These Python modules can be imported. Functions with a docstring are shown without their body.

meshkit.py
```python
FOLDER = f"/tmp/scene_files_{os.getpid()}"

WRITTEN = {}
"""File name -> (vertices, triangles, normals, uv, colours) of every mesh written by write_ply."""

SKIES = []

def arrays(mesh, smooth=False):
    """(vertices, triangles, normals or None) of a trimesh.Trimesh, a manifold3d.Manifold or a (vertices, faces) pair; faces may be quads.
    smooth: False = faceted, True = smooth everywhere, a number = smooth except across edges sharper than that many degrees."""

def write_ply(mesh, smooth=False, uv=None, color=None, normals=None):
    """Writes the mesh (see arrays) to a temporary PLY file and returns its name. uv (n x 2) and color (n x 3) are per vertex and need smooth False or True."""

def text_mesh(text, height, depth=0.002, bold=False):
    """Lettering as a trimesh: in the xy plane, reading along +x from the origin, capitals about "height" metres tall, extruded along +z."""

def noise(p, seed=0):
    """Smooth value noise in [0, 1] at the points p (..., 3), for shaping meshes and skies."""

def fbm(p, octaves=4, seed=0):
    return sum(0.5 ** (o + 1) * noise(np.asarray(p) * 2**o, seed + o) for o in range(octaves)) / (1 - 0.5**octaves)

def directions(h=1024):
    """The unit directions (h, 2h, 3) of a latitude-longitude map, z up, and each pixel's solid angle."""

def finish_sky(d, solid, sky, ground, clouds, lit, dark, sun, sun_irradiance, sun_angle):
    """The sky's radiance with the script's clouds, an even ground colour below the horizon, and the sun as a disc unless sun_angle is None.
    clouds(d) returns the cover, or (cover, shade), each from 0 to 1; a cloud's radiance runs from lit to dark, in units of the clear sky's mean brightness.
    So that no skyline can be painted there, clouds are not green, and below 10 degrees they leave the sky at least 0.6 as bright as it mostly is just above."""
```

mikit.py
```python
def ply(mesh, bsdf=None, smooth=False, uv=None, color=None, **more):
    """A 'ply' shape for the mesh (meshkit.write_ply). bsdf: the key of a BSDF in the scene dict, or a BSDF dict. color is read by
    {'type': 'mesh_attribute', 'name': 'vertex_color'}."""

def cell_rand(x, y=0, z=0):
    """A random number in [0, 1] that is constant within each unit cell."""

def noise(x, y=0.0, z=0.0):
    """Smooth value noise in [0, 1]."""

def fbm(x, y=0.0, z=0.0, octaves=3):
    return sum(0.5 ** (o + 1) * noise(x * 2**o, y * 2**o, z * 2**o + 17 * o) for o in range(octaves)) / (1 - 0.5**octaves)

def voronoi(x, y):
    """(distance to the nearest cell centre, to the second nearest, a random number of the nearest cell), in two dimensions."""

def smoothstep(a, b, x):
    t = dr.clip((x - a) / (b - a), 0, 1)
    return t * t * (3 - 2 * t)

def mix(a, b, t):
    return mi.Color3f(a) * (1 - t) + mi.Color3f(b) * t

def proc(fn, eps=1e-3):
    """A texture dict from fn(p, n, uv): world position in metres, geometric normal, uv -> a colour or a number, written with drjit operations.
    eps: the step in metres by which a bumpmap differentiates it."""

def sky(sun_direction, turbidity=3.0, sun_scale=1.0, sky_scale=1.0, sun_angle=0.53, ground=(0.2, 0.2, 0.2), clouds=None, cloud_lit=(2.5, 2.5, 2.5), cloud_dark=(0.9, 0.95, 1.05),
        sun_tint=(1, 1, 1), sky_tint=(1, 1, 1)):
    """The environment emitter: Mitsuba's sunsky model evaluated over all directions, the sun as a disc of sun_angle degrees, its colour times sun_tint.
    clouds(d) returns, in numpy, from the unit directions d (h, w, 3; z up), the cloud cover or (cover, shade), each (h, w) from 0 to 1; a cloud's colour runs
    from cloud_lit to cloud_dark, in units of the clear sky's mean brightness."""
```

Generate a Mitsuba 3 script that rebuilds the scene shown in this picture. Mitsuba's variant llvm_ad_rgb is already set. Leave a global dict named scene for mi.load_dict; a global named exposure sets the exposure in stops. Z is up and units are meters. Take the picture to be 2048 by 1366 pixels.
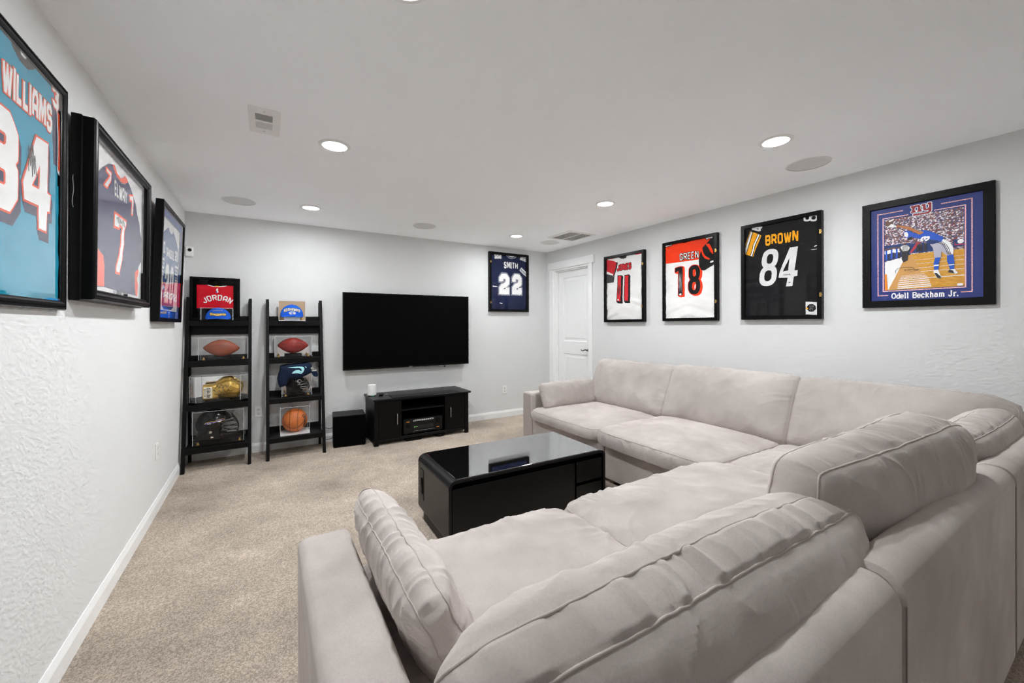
import math, random
import numpy as np, trimesh, mitsuba as mi, mikit, meshkit
import drjit as dr
from scipy.spatial import Delaunay
from scipy.spatial.transform import Rotation
import shapely
from shapely.geometry import Polygon, LineString, LinearRing, Point, MultiPolygon, box as sbox
from shapely import affinity
from shapely.ops import unary_union

random.seed(7)
RNG = np.random.RandomState(7)
_Poly = Polygon
def Polygon(c):
    g = _Poly(c)
    return g if g.is_valid else g.buffer(0)
T4 = mi.ScalarTransform4f

# ------------------------------------------------------------------ camera, light, exposure
CAM_H, YAW, ROLL, FOCAL, HORIZON = 1.3262, 0.5507416, -0.0024581, 800.945, 649.638
fwd = np.array([math.sin(YAW), math.cos(YAW), 0.0])
rgt = np.array([math.cos(YAW), -math.sin(YAW), 0.0])
up = np.array([0, 0, 1.0]) - ROLL * rgt
exposure = 0.0
LAMP = 398.0                    # radiance of a recessed downlight's diffuser
LAMP_K = [1.12, .66, .70, .85, 1.10, 1.0]      # how bright each one burns
LAMP_XY = [(0.365, 2.69), (0.365, 4.225), (2.675, 4.245), (2.663, 2.69), (2.645, 1.235), (0.385, 1.285)]
scene = {
    "camera": {"type": "perspective", "fov": math.degrees(2 * math.atan(1024 / FOCAL)), "fov_axis": "x", "near_clip": 0.02, "far_clip": 50.0,
               "principal_point_offset_x": 0.0, "principal_point_offset_y": (683 - HORIZON) / 1366,
               "to_world": T4().look_at(origin=[0, 0, CAM_H], target=[fwd[0], fwd[1], CAM_H], up=up.tolist())},
}
labels = {}
XL, XR, YB, YN, HC = -0.6723, 3.6935, 4.9795, -1.7, 2.44      # left, right, back, near walls, ceiling

# ------------------------------------------------------------------ materials
def srgb(c):
    if isinstance(c, str):
        c = [int(c[i:i + 2], 16) for i in (1, 3, 5)]
    c = np.array(c, float) / 255
    return np.where(c <= .04045, c / 12.92, ((c + .055) / 1.055) ** 2.4).tolist()

def rgb(v):
    return {"type": "rgb", "value": list(map(float, v))}

def mat(name, color, rough=.6, metallic=0., spec=.5, **k):
    """A plain material; colour as sRGB 0..255 or a hex string."""
    if name not in scene:
        scene[name] = {"type": "principled", "base_color": rgb(srgb(color)), "roughness": float(rough), "metallic": float(metallic), "specular": float(spec), **k}
    return name

def pmat(name, fn, rough=.8, spec=.3, bump=None, bscale=.001, beps=1e-3, two=False, **k):
    b = {"type": "principled", "base_color": mikit.proc(fn), "roughness": float(rough), "specular": float(spec), **k}
    if bump is not None:
        b = {"type": "bumpmap", "tex": mikit.proc(bump, beps), "scale": float(bscale), "bsdf": b}
    if two:
        b = {"type": "twosided", "bsdf": b}
    scene[name] = b
    return name

noise, fbm, sstep, mix = mikit.noise, mikit.fbm, mikit.smoothstep, mikit.mix
def c3(hexs): return mi.Color3f(*srgb(hexs))

def plaster_bump(p, n, uv):
    return sstep(.42, .75, fbm(p.x * 95, p.y * 95, p.z * 95, octaves=2))
pmat("wall_paint", lambda p, n, uv: mi.Color3f(.712, .716, .716) * (.985 + .03 * fbm(p.x * 3, p.y * 3, p.z * 3)), .75, .25, plaster_bump, .0011, 1.5e-3, two=True)
pmat("ceiling_paint", lambda p, n, uv: mi.Color3f(.958, .978, .99) * (.985 + .03 * fbm(p.x * 3, p.y * 3, p.z * 3)), .85, .2, plaster_bump, .0009, 1.5e-3, two=True)
mat("trim_paint", (240, 241, 241), .35, spec=.4)
mat("white_plastic", (238, 238, 236), .4)
mat("grille_white", (215, 215, 213), .6)
mat("grille_grey", (196, 196, 194), .7)
mat("slot_dark", (20, 20, 20), .8)

def carpet_color(p, n, uv):
    f = noise(p.x * 330, p.y * 330)
    g = noise(p.x * 150 + 7, p.y * 150 + 3)
    w = fbm(p.x * 2.1 + 4, p.y * 3.4, octaves=4)
    w2 = fbm(p.x * 9, p.y * 9 + 5, octaves=3)
    t = .62 * f + .38 * g
    base = mix(c3("#95887c"), c3("#c1b3a6"), sstep(.22, .8, t))
    return base * (.50 + .62 * w + .30 * w2)
pmat("carpet", carpet_color, .95, .05, lambda p, n, uv: noise(p.x * 300, p.y * 300) * .6 + noise(p.x * 130, p.y * 130) * .4, .003, 1e-3, two=True)

def velvet(a, b, s):
    def fn(p, n, uv):
        w = fbm(p.x * 3.1 + s, p.y * 3.1, p.z * 3.1, octaves=4)
        st = fbm(p.x * 9 + s + 2 * w, p.y * 9, p.z * 6 + 2 * w, octaves=4)
        g = noise(p.x * 420, p.y * 420, p.z * 420)
        return mix(c3(a), c3(b), dr.clip(-.15 + .85 * w + .45 * st, 0, 1)) * (.95 + .1 * g)
    return fn
def nap(a, b, s):
    f0 = velvet(a, b, s)
    def fn(p, n, uv):
        w = fbm(p.x * 2.3 + s, p.y * 2.3, p.z * 1.3 + s, octaves=4)
        k = fbm(p.x * 11 + 3 * w, p.y * 11, p.z * 4 + 2 * w, octaves=3)
        return f0(p, n, uv) * (.82 + .2 * w + .16 * k)
    return fn
pmat("velvet", velvet("#978e89", "#c6beba", 0), .85, .15, lambda p, n, uv: fbm(p.x * 160, p.y * 160, p.z * 160, octaves=2), .0006, 1e-3, two=True, sheen=.12, sheen_tint=.3)
pmat("velvet_frame", nap("#9c938e", "#cbc3bf", 3), .85, .15, sheen=.12, sheen_tint=.3)
mat("velvet_seam", "#b2a9a4", .9, spec=.1)
mat("velvet_stitch", "#8e8681", .9, spec=.1)
mat("dust_cloth", "#1b1a1a", .9)

def blackwood(p, n, uv):
    return c3("#090909") * (.8 + .7 * fbm(p.x * 6, p.y * 6, p.z * 90, octaves=3))
pmat("black_ash", blackwood, .42, .16, lambda p, n, uv: fbm(p.x * 9, p.y * 9, p.z * 260, octaves=2), .0004, 1e-3)
pmat("black_ash_flat", lambda p, n, uv: c3("#0e0e0e") * (.8 + .7 * fbm(p.x * 7, p.y * 180, p.z * 180, octaves=3)), .38, .22)
mat("shelf_black", "#0a0a0a", .45, spec=.16)
mat("frame_black", "#070708", .32, spec=.14)
mat("frame_satin", "#0b0b0b", .45, spec=.15)
mat("black_plastic", "#080808", .4, spec=.15)
mat("matte_black", "#050505", .85, spec=.05)
mat("screen_black", "#010101", .5, spec=.06)
mat("table_satin", "#0e0f10", .36, spec=.3)
mat("table_front", "#060607", .3, spec=.3)
scene["lacquer_black"] = {"type": "blendbsdf", "weight": .4, "a": {"type": "plastic", "diffuse_reflectance": rgb((.002, .002, .002)), "int_ior": 2.2}, "b": {"type": "conductor", "material": "none", "specular_reflectance": rgb((.9, .9, .92))}}
mat("chrome", (205, 205, 208), .12, 1.0)
mat("nickel", (190, 188, 184), .25, 1.0)
mat("bronze", (92, 90, 88), .3, 1.0)
mat("gold_metal", (214, 176, 104), .22, 1.0)
mat("mirror", (225, 226, 228), .02, 1.0)
mat("rubber", "#101010", .7)
scene["pane"] = {"type": "thindielectric", "int_ior": 1.5}
scene["acrylic"] = {"type": "thindielectric", "int_ior": 1.25}
scene["pane_clear"] = {"type": "thindielectric", "int_ior": 1.22}

def cloth(name, color, rough=.75, var=.12):
    col = srgb(color)
    return pmat(name, lambda p, n, uv: mi.Color3f(*col) * (1 - var + 2 * var * fbm(p.x * 5, p.y * 5, p.z * 7, octaves=3)), rough, .2)

# ------------------------------------------------------------------ mesh helpers
def cat(*m):
    l = []
    for x in m:
        l.extend(x if isinstance(x, (list, tuple)) else [x])
    return trimesh.util.concatenate(l)

def bx(x0, x1, y0, y1, z0, z1, c=0.0):
    """A box, its edges chamfered by c."""
    x0, x1, y0, y1, z0, z1 = min(x0, x1), max(x0, x1), min(y0, y1), max(y0, y1), min(z0, z1), max(z0, z1)
    c = min(c, .45 * min(x1 - x0, y1 - y0, z1 - z0))
    if c <= 0:
        m = trimesh.creation.box((x1 - x0, y1 - y0, z1 - z0)); m.apply_translation(((x0 + x1) / 2, (y0 + y1) / 2, (z0 + z1) / 2)); return m
    pts = []
    for sx in (0, 1):
        for sy in (0, 1):
            for sz in (0, 1):
                P = np.array([(x0, x1)[sx], (y0, y1)[sy], (z0, z1)[sz]]); D = np.array([1 - 2 * sx, 1 - 2 * sy, 1 - 2 * sz]) * c
                for k in range(3):
                    q = P + D; q[k] = P[k]; pts.append(q)
    return trimesh.convex.convex_hull(np.array(pts))

def prism(poly, h):
    """Extrudes a shapely polygon (or several) along +z by h."""
    return cat([trimesh.creation.extrude_polygon(g, h, engine="earcut") for g in getattr(poly, "geoms", [poly]) if g.area > 1e-9])

def rrect(a0, a1, b0, b1, r, seg=6):
    return sbox(a0 + r, b0 + r, a1 - r, b1 - r).buffer(r, quad_segs=seg)

AX = {"x": np.array([[0, 0, 1, 0], [1, 0, 0, 0], [0, 1, 0, 0], [0, 0, 0, 1.]]),       # profile (a, b) -> (y, z), length along x
      "y": np.array([[1, 0, 0, 0], [0, 0, 1, 0], [0, 1, 0, 0], [0, 0, 0, 1.]]),       # profile (a, b) -> (x, z), length along y (mirrored)
      "z": np.eye(4)}
def rprism(axis, a0, a1, b0, b1, l0, l1, r, ch, seg=8):
    """A convex bar along an axis: rounded-rectangle profile, its ends chamfered by ch."""
    p = np.array(rrect(a0, a1, b0, b1, r, seg).exterior.coords)[:-1]
    q = np.array(rrect(a0 + ch, a1 - ch, b0 + ch, b1 - ch, max(r - ch, .002), seg).exterior.coords)[:-1]
    P = np.vstack([np.c_[p, np.full(len(p), l0 + ch)], np.c_[p, np.full(len(p), l1 - ch)], np.c_[q, np.full(len(q), l0)], np.c_[q, np.full(len(q), l1)]])
    idx = {"x": [2, 0, 1], "y": [0, 2, 1], "z": [0, 1, 2]}[axis]
    return trimesh.convex.convex_hull(P[:, idx])

def lathe(profile, n=40):
    """Revolves (radius, height) pairs about z."""
    m = trimesh.creation.revolve(np.array(profile, float), sections=n)
    trimesh.repair.fix_normals(m)
    return m

def cyl(r, h, n=32, c=0.0):
    c = min(c, r * .4, h * .4)
    return lathe([(0, 0), (r - c, 0), (r, c), (r, h - c), (r - c, h), (0, h)] if c else [(0, 0), (r, 0), (r, h), (0, h)], n)

def tube(path, r, n=8, closed=False):
    P = np.asarray(path, float); m = len(P)
    if closed: t = np.roll(P, -1, 0) - np.roll(P, 1, 0)
    else: t = np.gradient(P, axis=0)
    t /= np.maximum(np.linalg.norm(t, axis=1, keepdims=True), 1e-12)
    a = np.array([0, 0, 1.0]) if abs(t[0][2]) < .9 else np.array([1.0, 0, 0])
    u = np.cross(t[0], a); u /= np.linalg.norm(u)
    ring, ang = [], np.arange(n) * 2 * np.pi / n
    rr = np.full(m, r) if np.isscalar(r) else np.asarray(r)
    for i in range(m):
        u = u - t[i] * (u @ t[i]); u /= max(np.linalg.norm(u), 1e-12); v = np.cross(t[i], u)
        ring.append(P[i] + rr[i] * (np.cos(ang)[:, None] * u + np.sin(ang)[:, None] * v))
    V = np.vstack(ring); F = []
    for i in range(m if closed else m - 1):
        j = (i + 1) % m
        for k in range(n):
            l = (k + 1) % n
            F += [[i * n + k, i * n + l, j * n + l], [i * n + k, j * n + l, j * n + k]]
    if not closed:
        V = np.vstack([V, P[:1], P[-1:]]); c0, c1 = len(V) - 2, len(V) - 1
        for k in range(n):
            l = (k + 1) % n
            F += [[c0, l, k], [c1, (m - 1) * n + k, (m - 1) * n + l]]
    mesh = trimesh.Trimesh(V, np.array(F), process=False)
    return mesh

def spline(pts, n=60):
    from scipy.interpolate import CubicSpline
    P = np.asarray(pts, float); s = np.r_[0, np.cumsum(np.linalg.norm(np.diff(P, axis=0), axis=1))]
    return CubicSpline(s, P)(np.linspace(0, s[-1], n))

def xf(m, M):
    m = m.copy(); m.vertices = m.vertices @ np.asarray(M)[:3, :3].T + np.asarray(M)[:3, 3]
    if np.linalg.det(np.asarray(M)[:3, :3]) < 0: m.faces = m.faces[:, ::-1]
    return m
def mv(m, x=0, y=0, z=0):
    m = m.copy(); m.apply_translation((x, y, z)); return m
def rot(m, deg, axis, about=(0, 0, 0)):
    return xf(m, trimesh.transformations.rotation_matrix(math.radians(deg), axis, about))

USED = {}
def key_for(name, parent=None):
    k = name if parent is None else parent + "__" + name
    n = USED.get(k, -1) + 1; USED[k] = n
    return k if n == 0 else f"{k}_{n:03d}"

def part(parent, name, mesh, bsdf, smooth=35, label=None, **more):
    k = key_for(name, parent)
    scene[k] = mikit.ply(mesh, bsdf, smooth=smooth, **more)
    if label: labels[k] = {"label": label}
    return k

def thing(name, label, category, group=None):
    k = key_for(name); labels[k] = {"label": label, "category": category}
    if group: labels[k]["group"] = group
    return k

def solid(name, mesh, bsdf, label, category, smooth=35, group=None, kind=None):
    k = thing(name, label, category, group)
    if kind: labels[k]["kind"] = kind
    scene[k] = mikit.ply(mesh, bsdf, smooth=smooth)
    return k

def struct(name, mesh, bsdf, label=None, category=None, smooth=False):
    k = key_for(name); scene[k] = mikit.ply(mesh, bsdf, smooth=smooth)
    labels[k] = {"kind": "structure"}
    if label: labels[k]["label"] = label
    if category: labels[k]["category"] = category
    return k

def sheet(poly, step, zfun, thick):
    """A thin cloth or decal: the polygon triangulated on a grid, raised by zfun(u, v), with an edge of the given thickness."""
    out = []
    for g in getattr(poly, "geoms", [poly]):
        if g.is_empty or g.area < 1e-7: continue
        g = g.simplify(step * .03)
        rings = []
        for r in [g.exterior, *g.interiors]:
            n = max(8, int(r.length / (step * .7)))
            co = np.array(r.coords)[:-1]
            dense = np.array([r.interpolate(i / n, normalized=True).coords[0] for i in range(n)])
            rings.append(np.vstack([co, dense]))
        B = np.vstack(rings)
        x0, y0, x1, y1 = g.bounds
        gx, gy = np.meshgrid(np.arange(x0 + step / 2, x1, step), np.arange(y0 + step / 2, y1, step))
        I = np.c_[gx.ravel(), gy.ravel()]
        inner = g.buffer(-step * .35)
        if len(I) and not inner.is_empty: I = I[shapely.contains_xy(inner, I[:, 0], I[:, 1])]
        else: I = np.zeros((0, 2))
        P = np.unique(np.round(np.vstack([B, I]), 6), axis=0)
        if len(P) < 3: continue
        F = Delaunay(P).simplices
        C = P[F].mean(1)
        F = F[shapely.contains_xy(g, C[:, 0], C[:, 1])]
        e1, e2 = P[F[:, 1]] - P[F[:, 0]], P[F[:, 2]] - P[F[:, 0]]
        ar = e1[:, 0] * e2[:, 1] - e1[:, 1] * e2[:, 0]
        F = F[np.abs(ar) > 1e-10]; ar = ar[np.abs(ar) > 1e-10]
        F[ar < 0] = F[ar < 0][:, ::-1]
        z = zfun(P[:, 0], P[:, 1]); V = np.c_[P, z]; nV = len(V)
        E = np.vstack([F[:, [0, 1]], F[:, [1, 2]], F[:, [2, 0]]])
        key = np.sort(E, 1); _, inv, cnt = np.unique(key, axis=0, return_inverse=True, return_counts=True)
        bd = E[cnt[inv.ravel()] == 1]
        V2 = np.vstack([V, V - [0, 0, thick]])
        S = np.vstack([np.c_[bd[:, 0], bd[:, 0] + nV, bd[:, 1] + nV], np.c_[bd[:, 0], bd[:, 1] + nV, bd[:, 1]]])
        out.append(trimesh.Trimesh(V2, np.vstack([F, S]), process=False))
    return cat(out)

# ------------------------------------------------------------------ stroke lettering (centre lines in a box one unit tall)
c_ = .13
GL = {
    "A": (.66, [[(0, 0), (0, .72), (.16, 1), (.5, 1), (.66, .72), (.66, 0)], [(0, .38), (.66, .38)]]),
    "B": (.62, [[(0, 0), (0, 1), (.49, 1), (.62, .87), (.62, .65), (.5, .52), (0, .52)], [(.5, .52), (.62, .39), (.62, .13), (.49, 0), (0, 0)]]),
    "C": (.6, [[(.6, .72), (.6, .87), (.47, 1), (.13, 1), (0, .87), (0, .13), (.13, 0), (.47, 0), (.6, .13), (.6, .28)]]),
    "D": (.62, [[(0, 0), (0, 1), (.46, 1), (.62, .84), (.62, .16), (.46, 0), (0, 0)]]),
    "E": (.54, [[(.54, 1), (0, 1), (0, 0), (.54, 0)], [(0, .5), (.44, .5)]]),
    "F": (.54, [[(.54, 1), (0, 1), (0, 0)], [(0, .5), (.44, .5)]]),
    "G": (.62, [[(.62, .74), (.62, .87), (.49, 1), (.13, 1), (0, .87), (0, .13), (.13, 0), (.49, 0), (.62, .13), (.62, .46), (.34, .46)]]),
    "H": (.62, [[(0, 0), (0, 1)], [(.62, 0), (.62, 1)], [(0, .5), (.62, .5)]]),
    "I": (.0, [[(0, 0), (0, 1)]]),
    "J": (.55, [[(.55, 1), (.55, .13), (.42, 0), (.13, 0), (0, .13), (0, .3)]]),
    "K": (.6, [[(0, 0), (0, 1)], [(.6, 1), (.05, .48)], [(.2, .6), (.6, 0)]]),
    "L": (.5, [[(0, 1), (0, 0), (.5, 0)]]),
    "M": (.84, [[(0, 0), (0, 1), (.1, 1), (.42, .3), (.74, 1), (.84, 1), (.84, 0)]]),
    "N": (.64, [[(0, 0), (0, 1), (.06, 1), (.58, 0), (.64, 0), (.64, 1)]]),
    "O": (.62, [[(.13, 0), (.49, 0), (.62, .13), (.62, .87), (.49, 1), (.13, 1), (0, .87), (0, .13), (.13, 0), (.3, 0)]]),
    "R": (.62, [[(0, 0), (0, 1), (.49, 1), (.62, .87), (.62, .6), (.49, .47), (0, .47)], [(.32, .47), (.62, .16), (.62, 0)]]),
    "S": (.6, [[(.6, .74), (.6, .87), (.47, 1), (.13, 1), (0, .87), (0, .64), (.13, .51), (.47, .51), (.6, .38), (.6, .13), (.47, 0), (.13, 0), (0, .13), (0, .26)]]),
    "T": (.6, [[(0, 1), (.6, 1)], [(.3, 1), (.3, 0)]]),
    "U": (.62, [[(0, 1), (0, .13), (.13, 0), (.49, 0), (.62, .13), (.62, 1)]]),
    "V": (.62, [[(0, 1), (.31, 0), (.62, 1)]]),
    "W": (.94, [[(0, 1), (.2, 0), (.27, 0), (.47, .75), (.67, 0), (.74, 0), (.94, 1)]]),
    "Y": (.62, [[(0, 1), (.31, .45), (.62, 1)], [(.31, .5), (.31, 0)]]),
    ".": (.0, [[(0, 0), (0, .04)]]), " ": (.3, []), "-": (.4, [[(0, .45), (.4, .45)]]),
    "0": (.6, [[(.13, 0), (.47, 0), (.6, .13), (.6, .87), (.47, 1), (.13, 1), (0, .87), (0, .13), (.13, 0), (.3, 0)]]),
    "1": (.18, [[(0, .85), (.18, 1), (.18, 0)]]),
    "2": (.6, [[(0, .68), (0, .85), (.15, 1), (.45, 1), (.6, .85), (.6, .58), (.45, .46), (.15, .36), (0, .22), (0, 0), (.6, 0), (.6, .24)]]),
    "3": (.6, [[(0, .76), (0, .87), (.13, 1), (.47, 1), (.6, .87), (.6, .65), (.47, .52), (.25, .52)], [(.47, .52), (.6, .39), (.6, .13), (.47, 0), (.13, 0), (0, .13), (0, .24)]]),
    "4": (.62, [[(.48, 0), (.48, 1), (.36, 1), (0, .36), (0, .25), (.62, .25)]]),
    "5": (.6, [[(.58, 1), (0, 1), (0, .56), (.47, .56), (.6, .43), (.6, .13), (.47, 0), (.13, 0), (0, .13), (0, .24)]]),
    "6": (.6, [[(.6, .76), (.6, .87), (.47, 1), (.13, 1), (0, .87), (0, .13), (.13, 0), (.47, 0), (.6, .13), (.6, .43), (.47, .54), (0, .54)]]),
    "7": (.58, [[(0, .8), (0, 1), (.58, 1), (.58, .86), (.24, 0)]]),
    "8": (.6, [[(.13, .52), (0, .65), (0, .87), (.13, 1), (.47, 1), (.6, .87), (.6, .65), (.47, .52), (.13, .52), (0, .39), (0, .13), (.13, 0), (.47, 0), (.6, .13), (.6, .39), (.47, .52), (.3, .52)]]),
    "9": (.6, [[(0, .24), (0, .13), (.13, 0), (.47, 0), (.6, .13), (.6, .87), (.47, 1), (.13, 1), (0, .87), (0, .6), (.13, .46), (.6, .46)]]),
}
# lower-case slab letters of the name plate and the script on cap and ball
SLAB = {
    "O": (.72, [[(.36, 0), (.1, .1), (0, .38), (0, .62), (.1, .9), (.36, 1), (.62, .9), (.72, .62), (.72, .38), (.62, .1), (.36, 0), (.25, .04)]]),
    "d": (.5, [[(.5, .5), (.38, .66), (.12, .66), (0, .5), (0, .16), (.12, 0), (.38, 0), (.5, .16)], [(.5, 0), (.5, 1)], [(.38, 1), (.5, 1)], [(.5, 0), (.6, 0)]]),
    "e": (.48, [[(0, .34), (.48, .34), (.48, .5), (.36, .66), (.12, .66), (0, .5), (0, .16), (.12, 0), (.36, 0), (.48, .12)]]),
    "l": (.24, [[(.12, 0), (.12, 1)], [(0, 1), (.12, 1)], [(-.02, 0), (.26, 0)]]),
    "B": (.66, [[(.08, 0), (.08, 1)], [(-.02, 1), (.5, 1), (.62, .9), (.62, .62), (.5, .53), (.08, .53)], [(.5, .53), (.66, .42), (.66, .12), (.52, 0), (-.02, 0)]]),
    "c": (.46, [[(.46, .46), (.46, .54), (.34, .66), (.12, .66), (0, .5), (0, .16), (.12, 0), (.34, 0), (.46, .12)]]),
    "k": (.54, [[(.1, 0), (.1, 1)], [(0, 1), (.1, 1)], [(-.02, 0), (.2, 0)], [(.48, .66), (.12, .3)], [(.22, .38), (.5, 0)], [(.4, 0), (.58, 0)], [(.38, .66), (.56, .66)]]),
    "h": (.56, [[(.1, 0), (.1, 1)], [(0, 1), (.1, 1)], [(-.02, 0), (.22, 0)], [(.1, .5), (.24, .66), (.38, .66), (.48, .54), (.48, 0)], [(.38, 0), (.6, 0)]]),
    "a": (.5, [[(.02, .54), (.12, .66), (.34, .66), (.44, .54), (.44, .06), (.54, 0)], [(.44, .38), (.12, .38), (0, .27), (0, .1), (.1, 0), (.3, 0), (.44, .12)]]),
    "m": (.86, [[(.1, 0), (.1, .66)], [(0, .66), (.1, .66)], [(-.02, 0), (.22, 0)], [(.1, .52), (.22, .66), (.34, .66), (.44, .54), (.44, 0)], [(.36, 0), (.54, 0)], [(.44, .52), (.56, .66), (.68, .66), (.78, .54), (.78, 0)], [(.68, 0), (.9, 0)]]),
    "J": (.5, [[(.4, 1), (.4, .16), (.28, 0), (.1, 0), (0, .12), (0, .24)], [(.26, 1), (.54, 1)]]),
    "r": (.42, [[(.1, 0), (.1, .66)], [(0, .66), (.1, .66)], [(-.02, 0), (.24, 0)], [(.1, .46), (.24, .66), (.36, .66), (.42, .56)]]),
    "n": (.56, [[(.1, 0), (.1, .66)], [(0, .66), (.1, .66)], [(-.02, 0), (.22, 0)], [(.1, .5), (.24, .66), (.38, .66), (.48, .54), (.48, 0)], [(.38, 0), (.6, 0)]]),
    "u": (.54, [[(0, .66), (.1, .66), (.1, .14), (.2, 0), (.34, 0), (.46, .14)], [(.46, .66), (.46, 0), (.56, 0)]]),
    "g": (.5, [[(.48, .5), (.36, .66), (.12, .66), (0, .5), (0, .16), (.12, 0), (.36, 0), (.48, .16)], [(.48, .66), (.48, -.16), (.36, -.28), (.1, -.28), (0, -.18)]]),
    "t": (.34, [[(.14, .95), (.14, .12), (.22, 0), (.34, .02)], [(0, .66), (.32, .66)]]),
    "s": (.42, [[(.42, .52), (.34, .66), (.1, .66), (0, .56), (.04, .42), (.36, .28), (.42, .14), (.32, 0), (.08, 0), (0, .12)]]),
    "N": (.7, [[(.06, 0), (.06, 1), (.64, 0), (.64, 1)], [(-.04, 0), (.16, 0)], [(-.04, 1), (.1, 1)], [(.54, 1), (.74, 1)]]),
    "f": (.34, [[(.36, .92), (.3, 1), (.2, 1), (.12, .9), (.12, 0)], [(0, .66), (.3, .66)]]), "i": (.1, [[(.05, 0), (.05, .66)], [(.05, .86), (.05, .96)]]),
    "G": (.7, [[(.66, .78), (.5, 1), (.2, 1), (0, .76), (0, .24), (.2, 0), (.5, 0), (.68, .2), (.68, .45), (.4, .45)]]), "o": (.48, [[(.12, 0), (.36, 0), (.48, .16), (.48, .5), (.36, .66), (.12, .66), (0, .5), (0, .16), (.12, 0), (.2, 0)]]),
    "H": (.7, [[(.08, 0), (.08, 1)], [(.62, 0), (.62, 1)], [(.08, .5), (.62, .5)]]), "w": (.7, [[(0, .66), (.18, 0), (.35, .5), (.52, 0), (.7, .66)]]),
    ".": (.04, [[(0, 0), (0, .05)]]), " ": (.3, []),
}
def text(s, sw=.2, gap=.16, font=GL, rounded=False, squeeze=1.0):
    """The string as shapely geometry: one unit tall over all, its left edge at 0, baseline at 0."""
    x, out = sw / 2, []
    for ch in s:
        w, lines = font[ch]
        w2 = w * squeeze
        for L in lines:
            L2 = [(x + a * squeeze, b) for a, b in L]
            out.append(LineString(L2).buffer(sw / 2, cap_style="round" if rounded else "square" if len(L) == 2 and ch in ".I1" else "flat", join_style="round" if rounded else "mitre", mitre_limit=2.2, quad_segs=5))
        x += w2 + sw + gap
    g = unary_union(out)
    g = affinity.translate(g, 0, sw / 2) if font is GL else g
    s_ = 1 / (1 + sw) if font is GL else 1.0
    return affinity.scale(g, s_, s_, origin=(0, 0))

def fit(g, x0, y0, x1, y1):
    """Scales and moves the geometry so that its bounds are the rectangle."""
    a0, b0, a1, b1 = g.bounds
    sx, sy = (x1 - x0) / (a1 - a0), (y1 - y0) / (b1 - b0)
    return affinity.affine_transform(g, [sx, 0, 0, sy, x0 - a0 * sx, y0 - b0 * sy])

def bend(g, fn):
    return shapely.transform(shapely.segmentize(g, .01), lambda P: np.array([fn(a, b) for a, b in P]))

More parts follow.
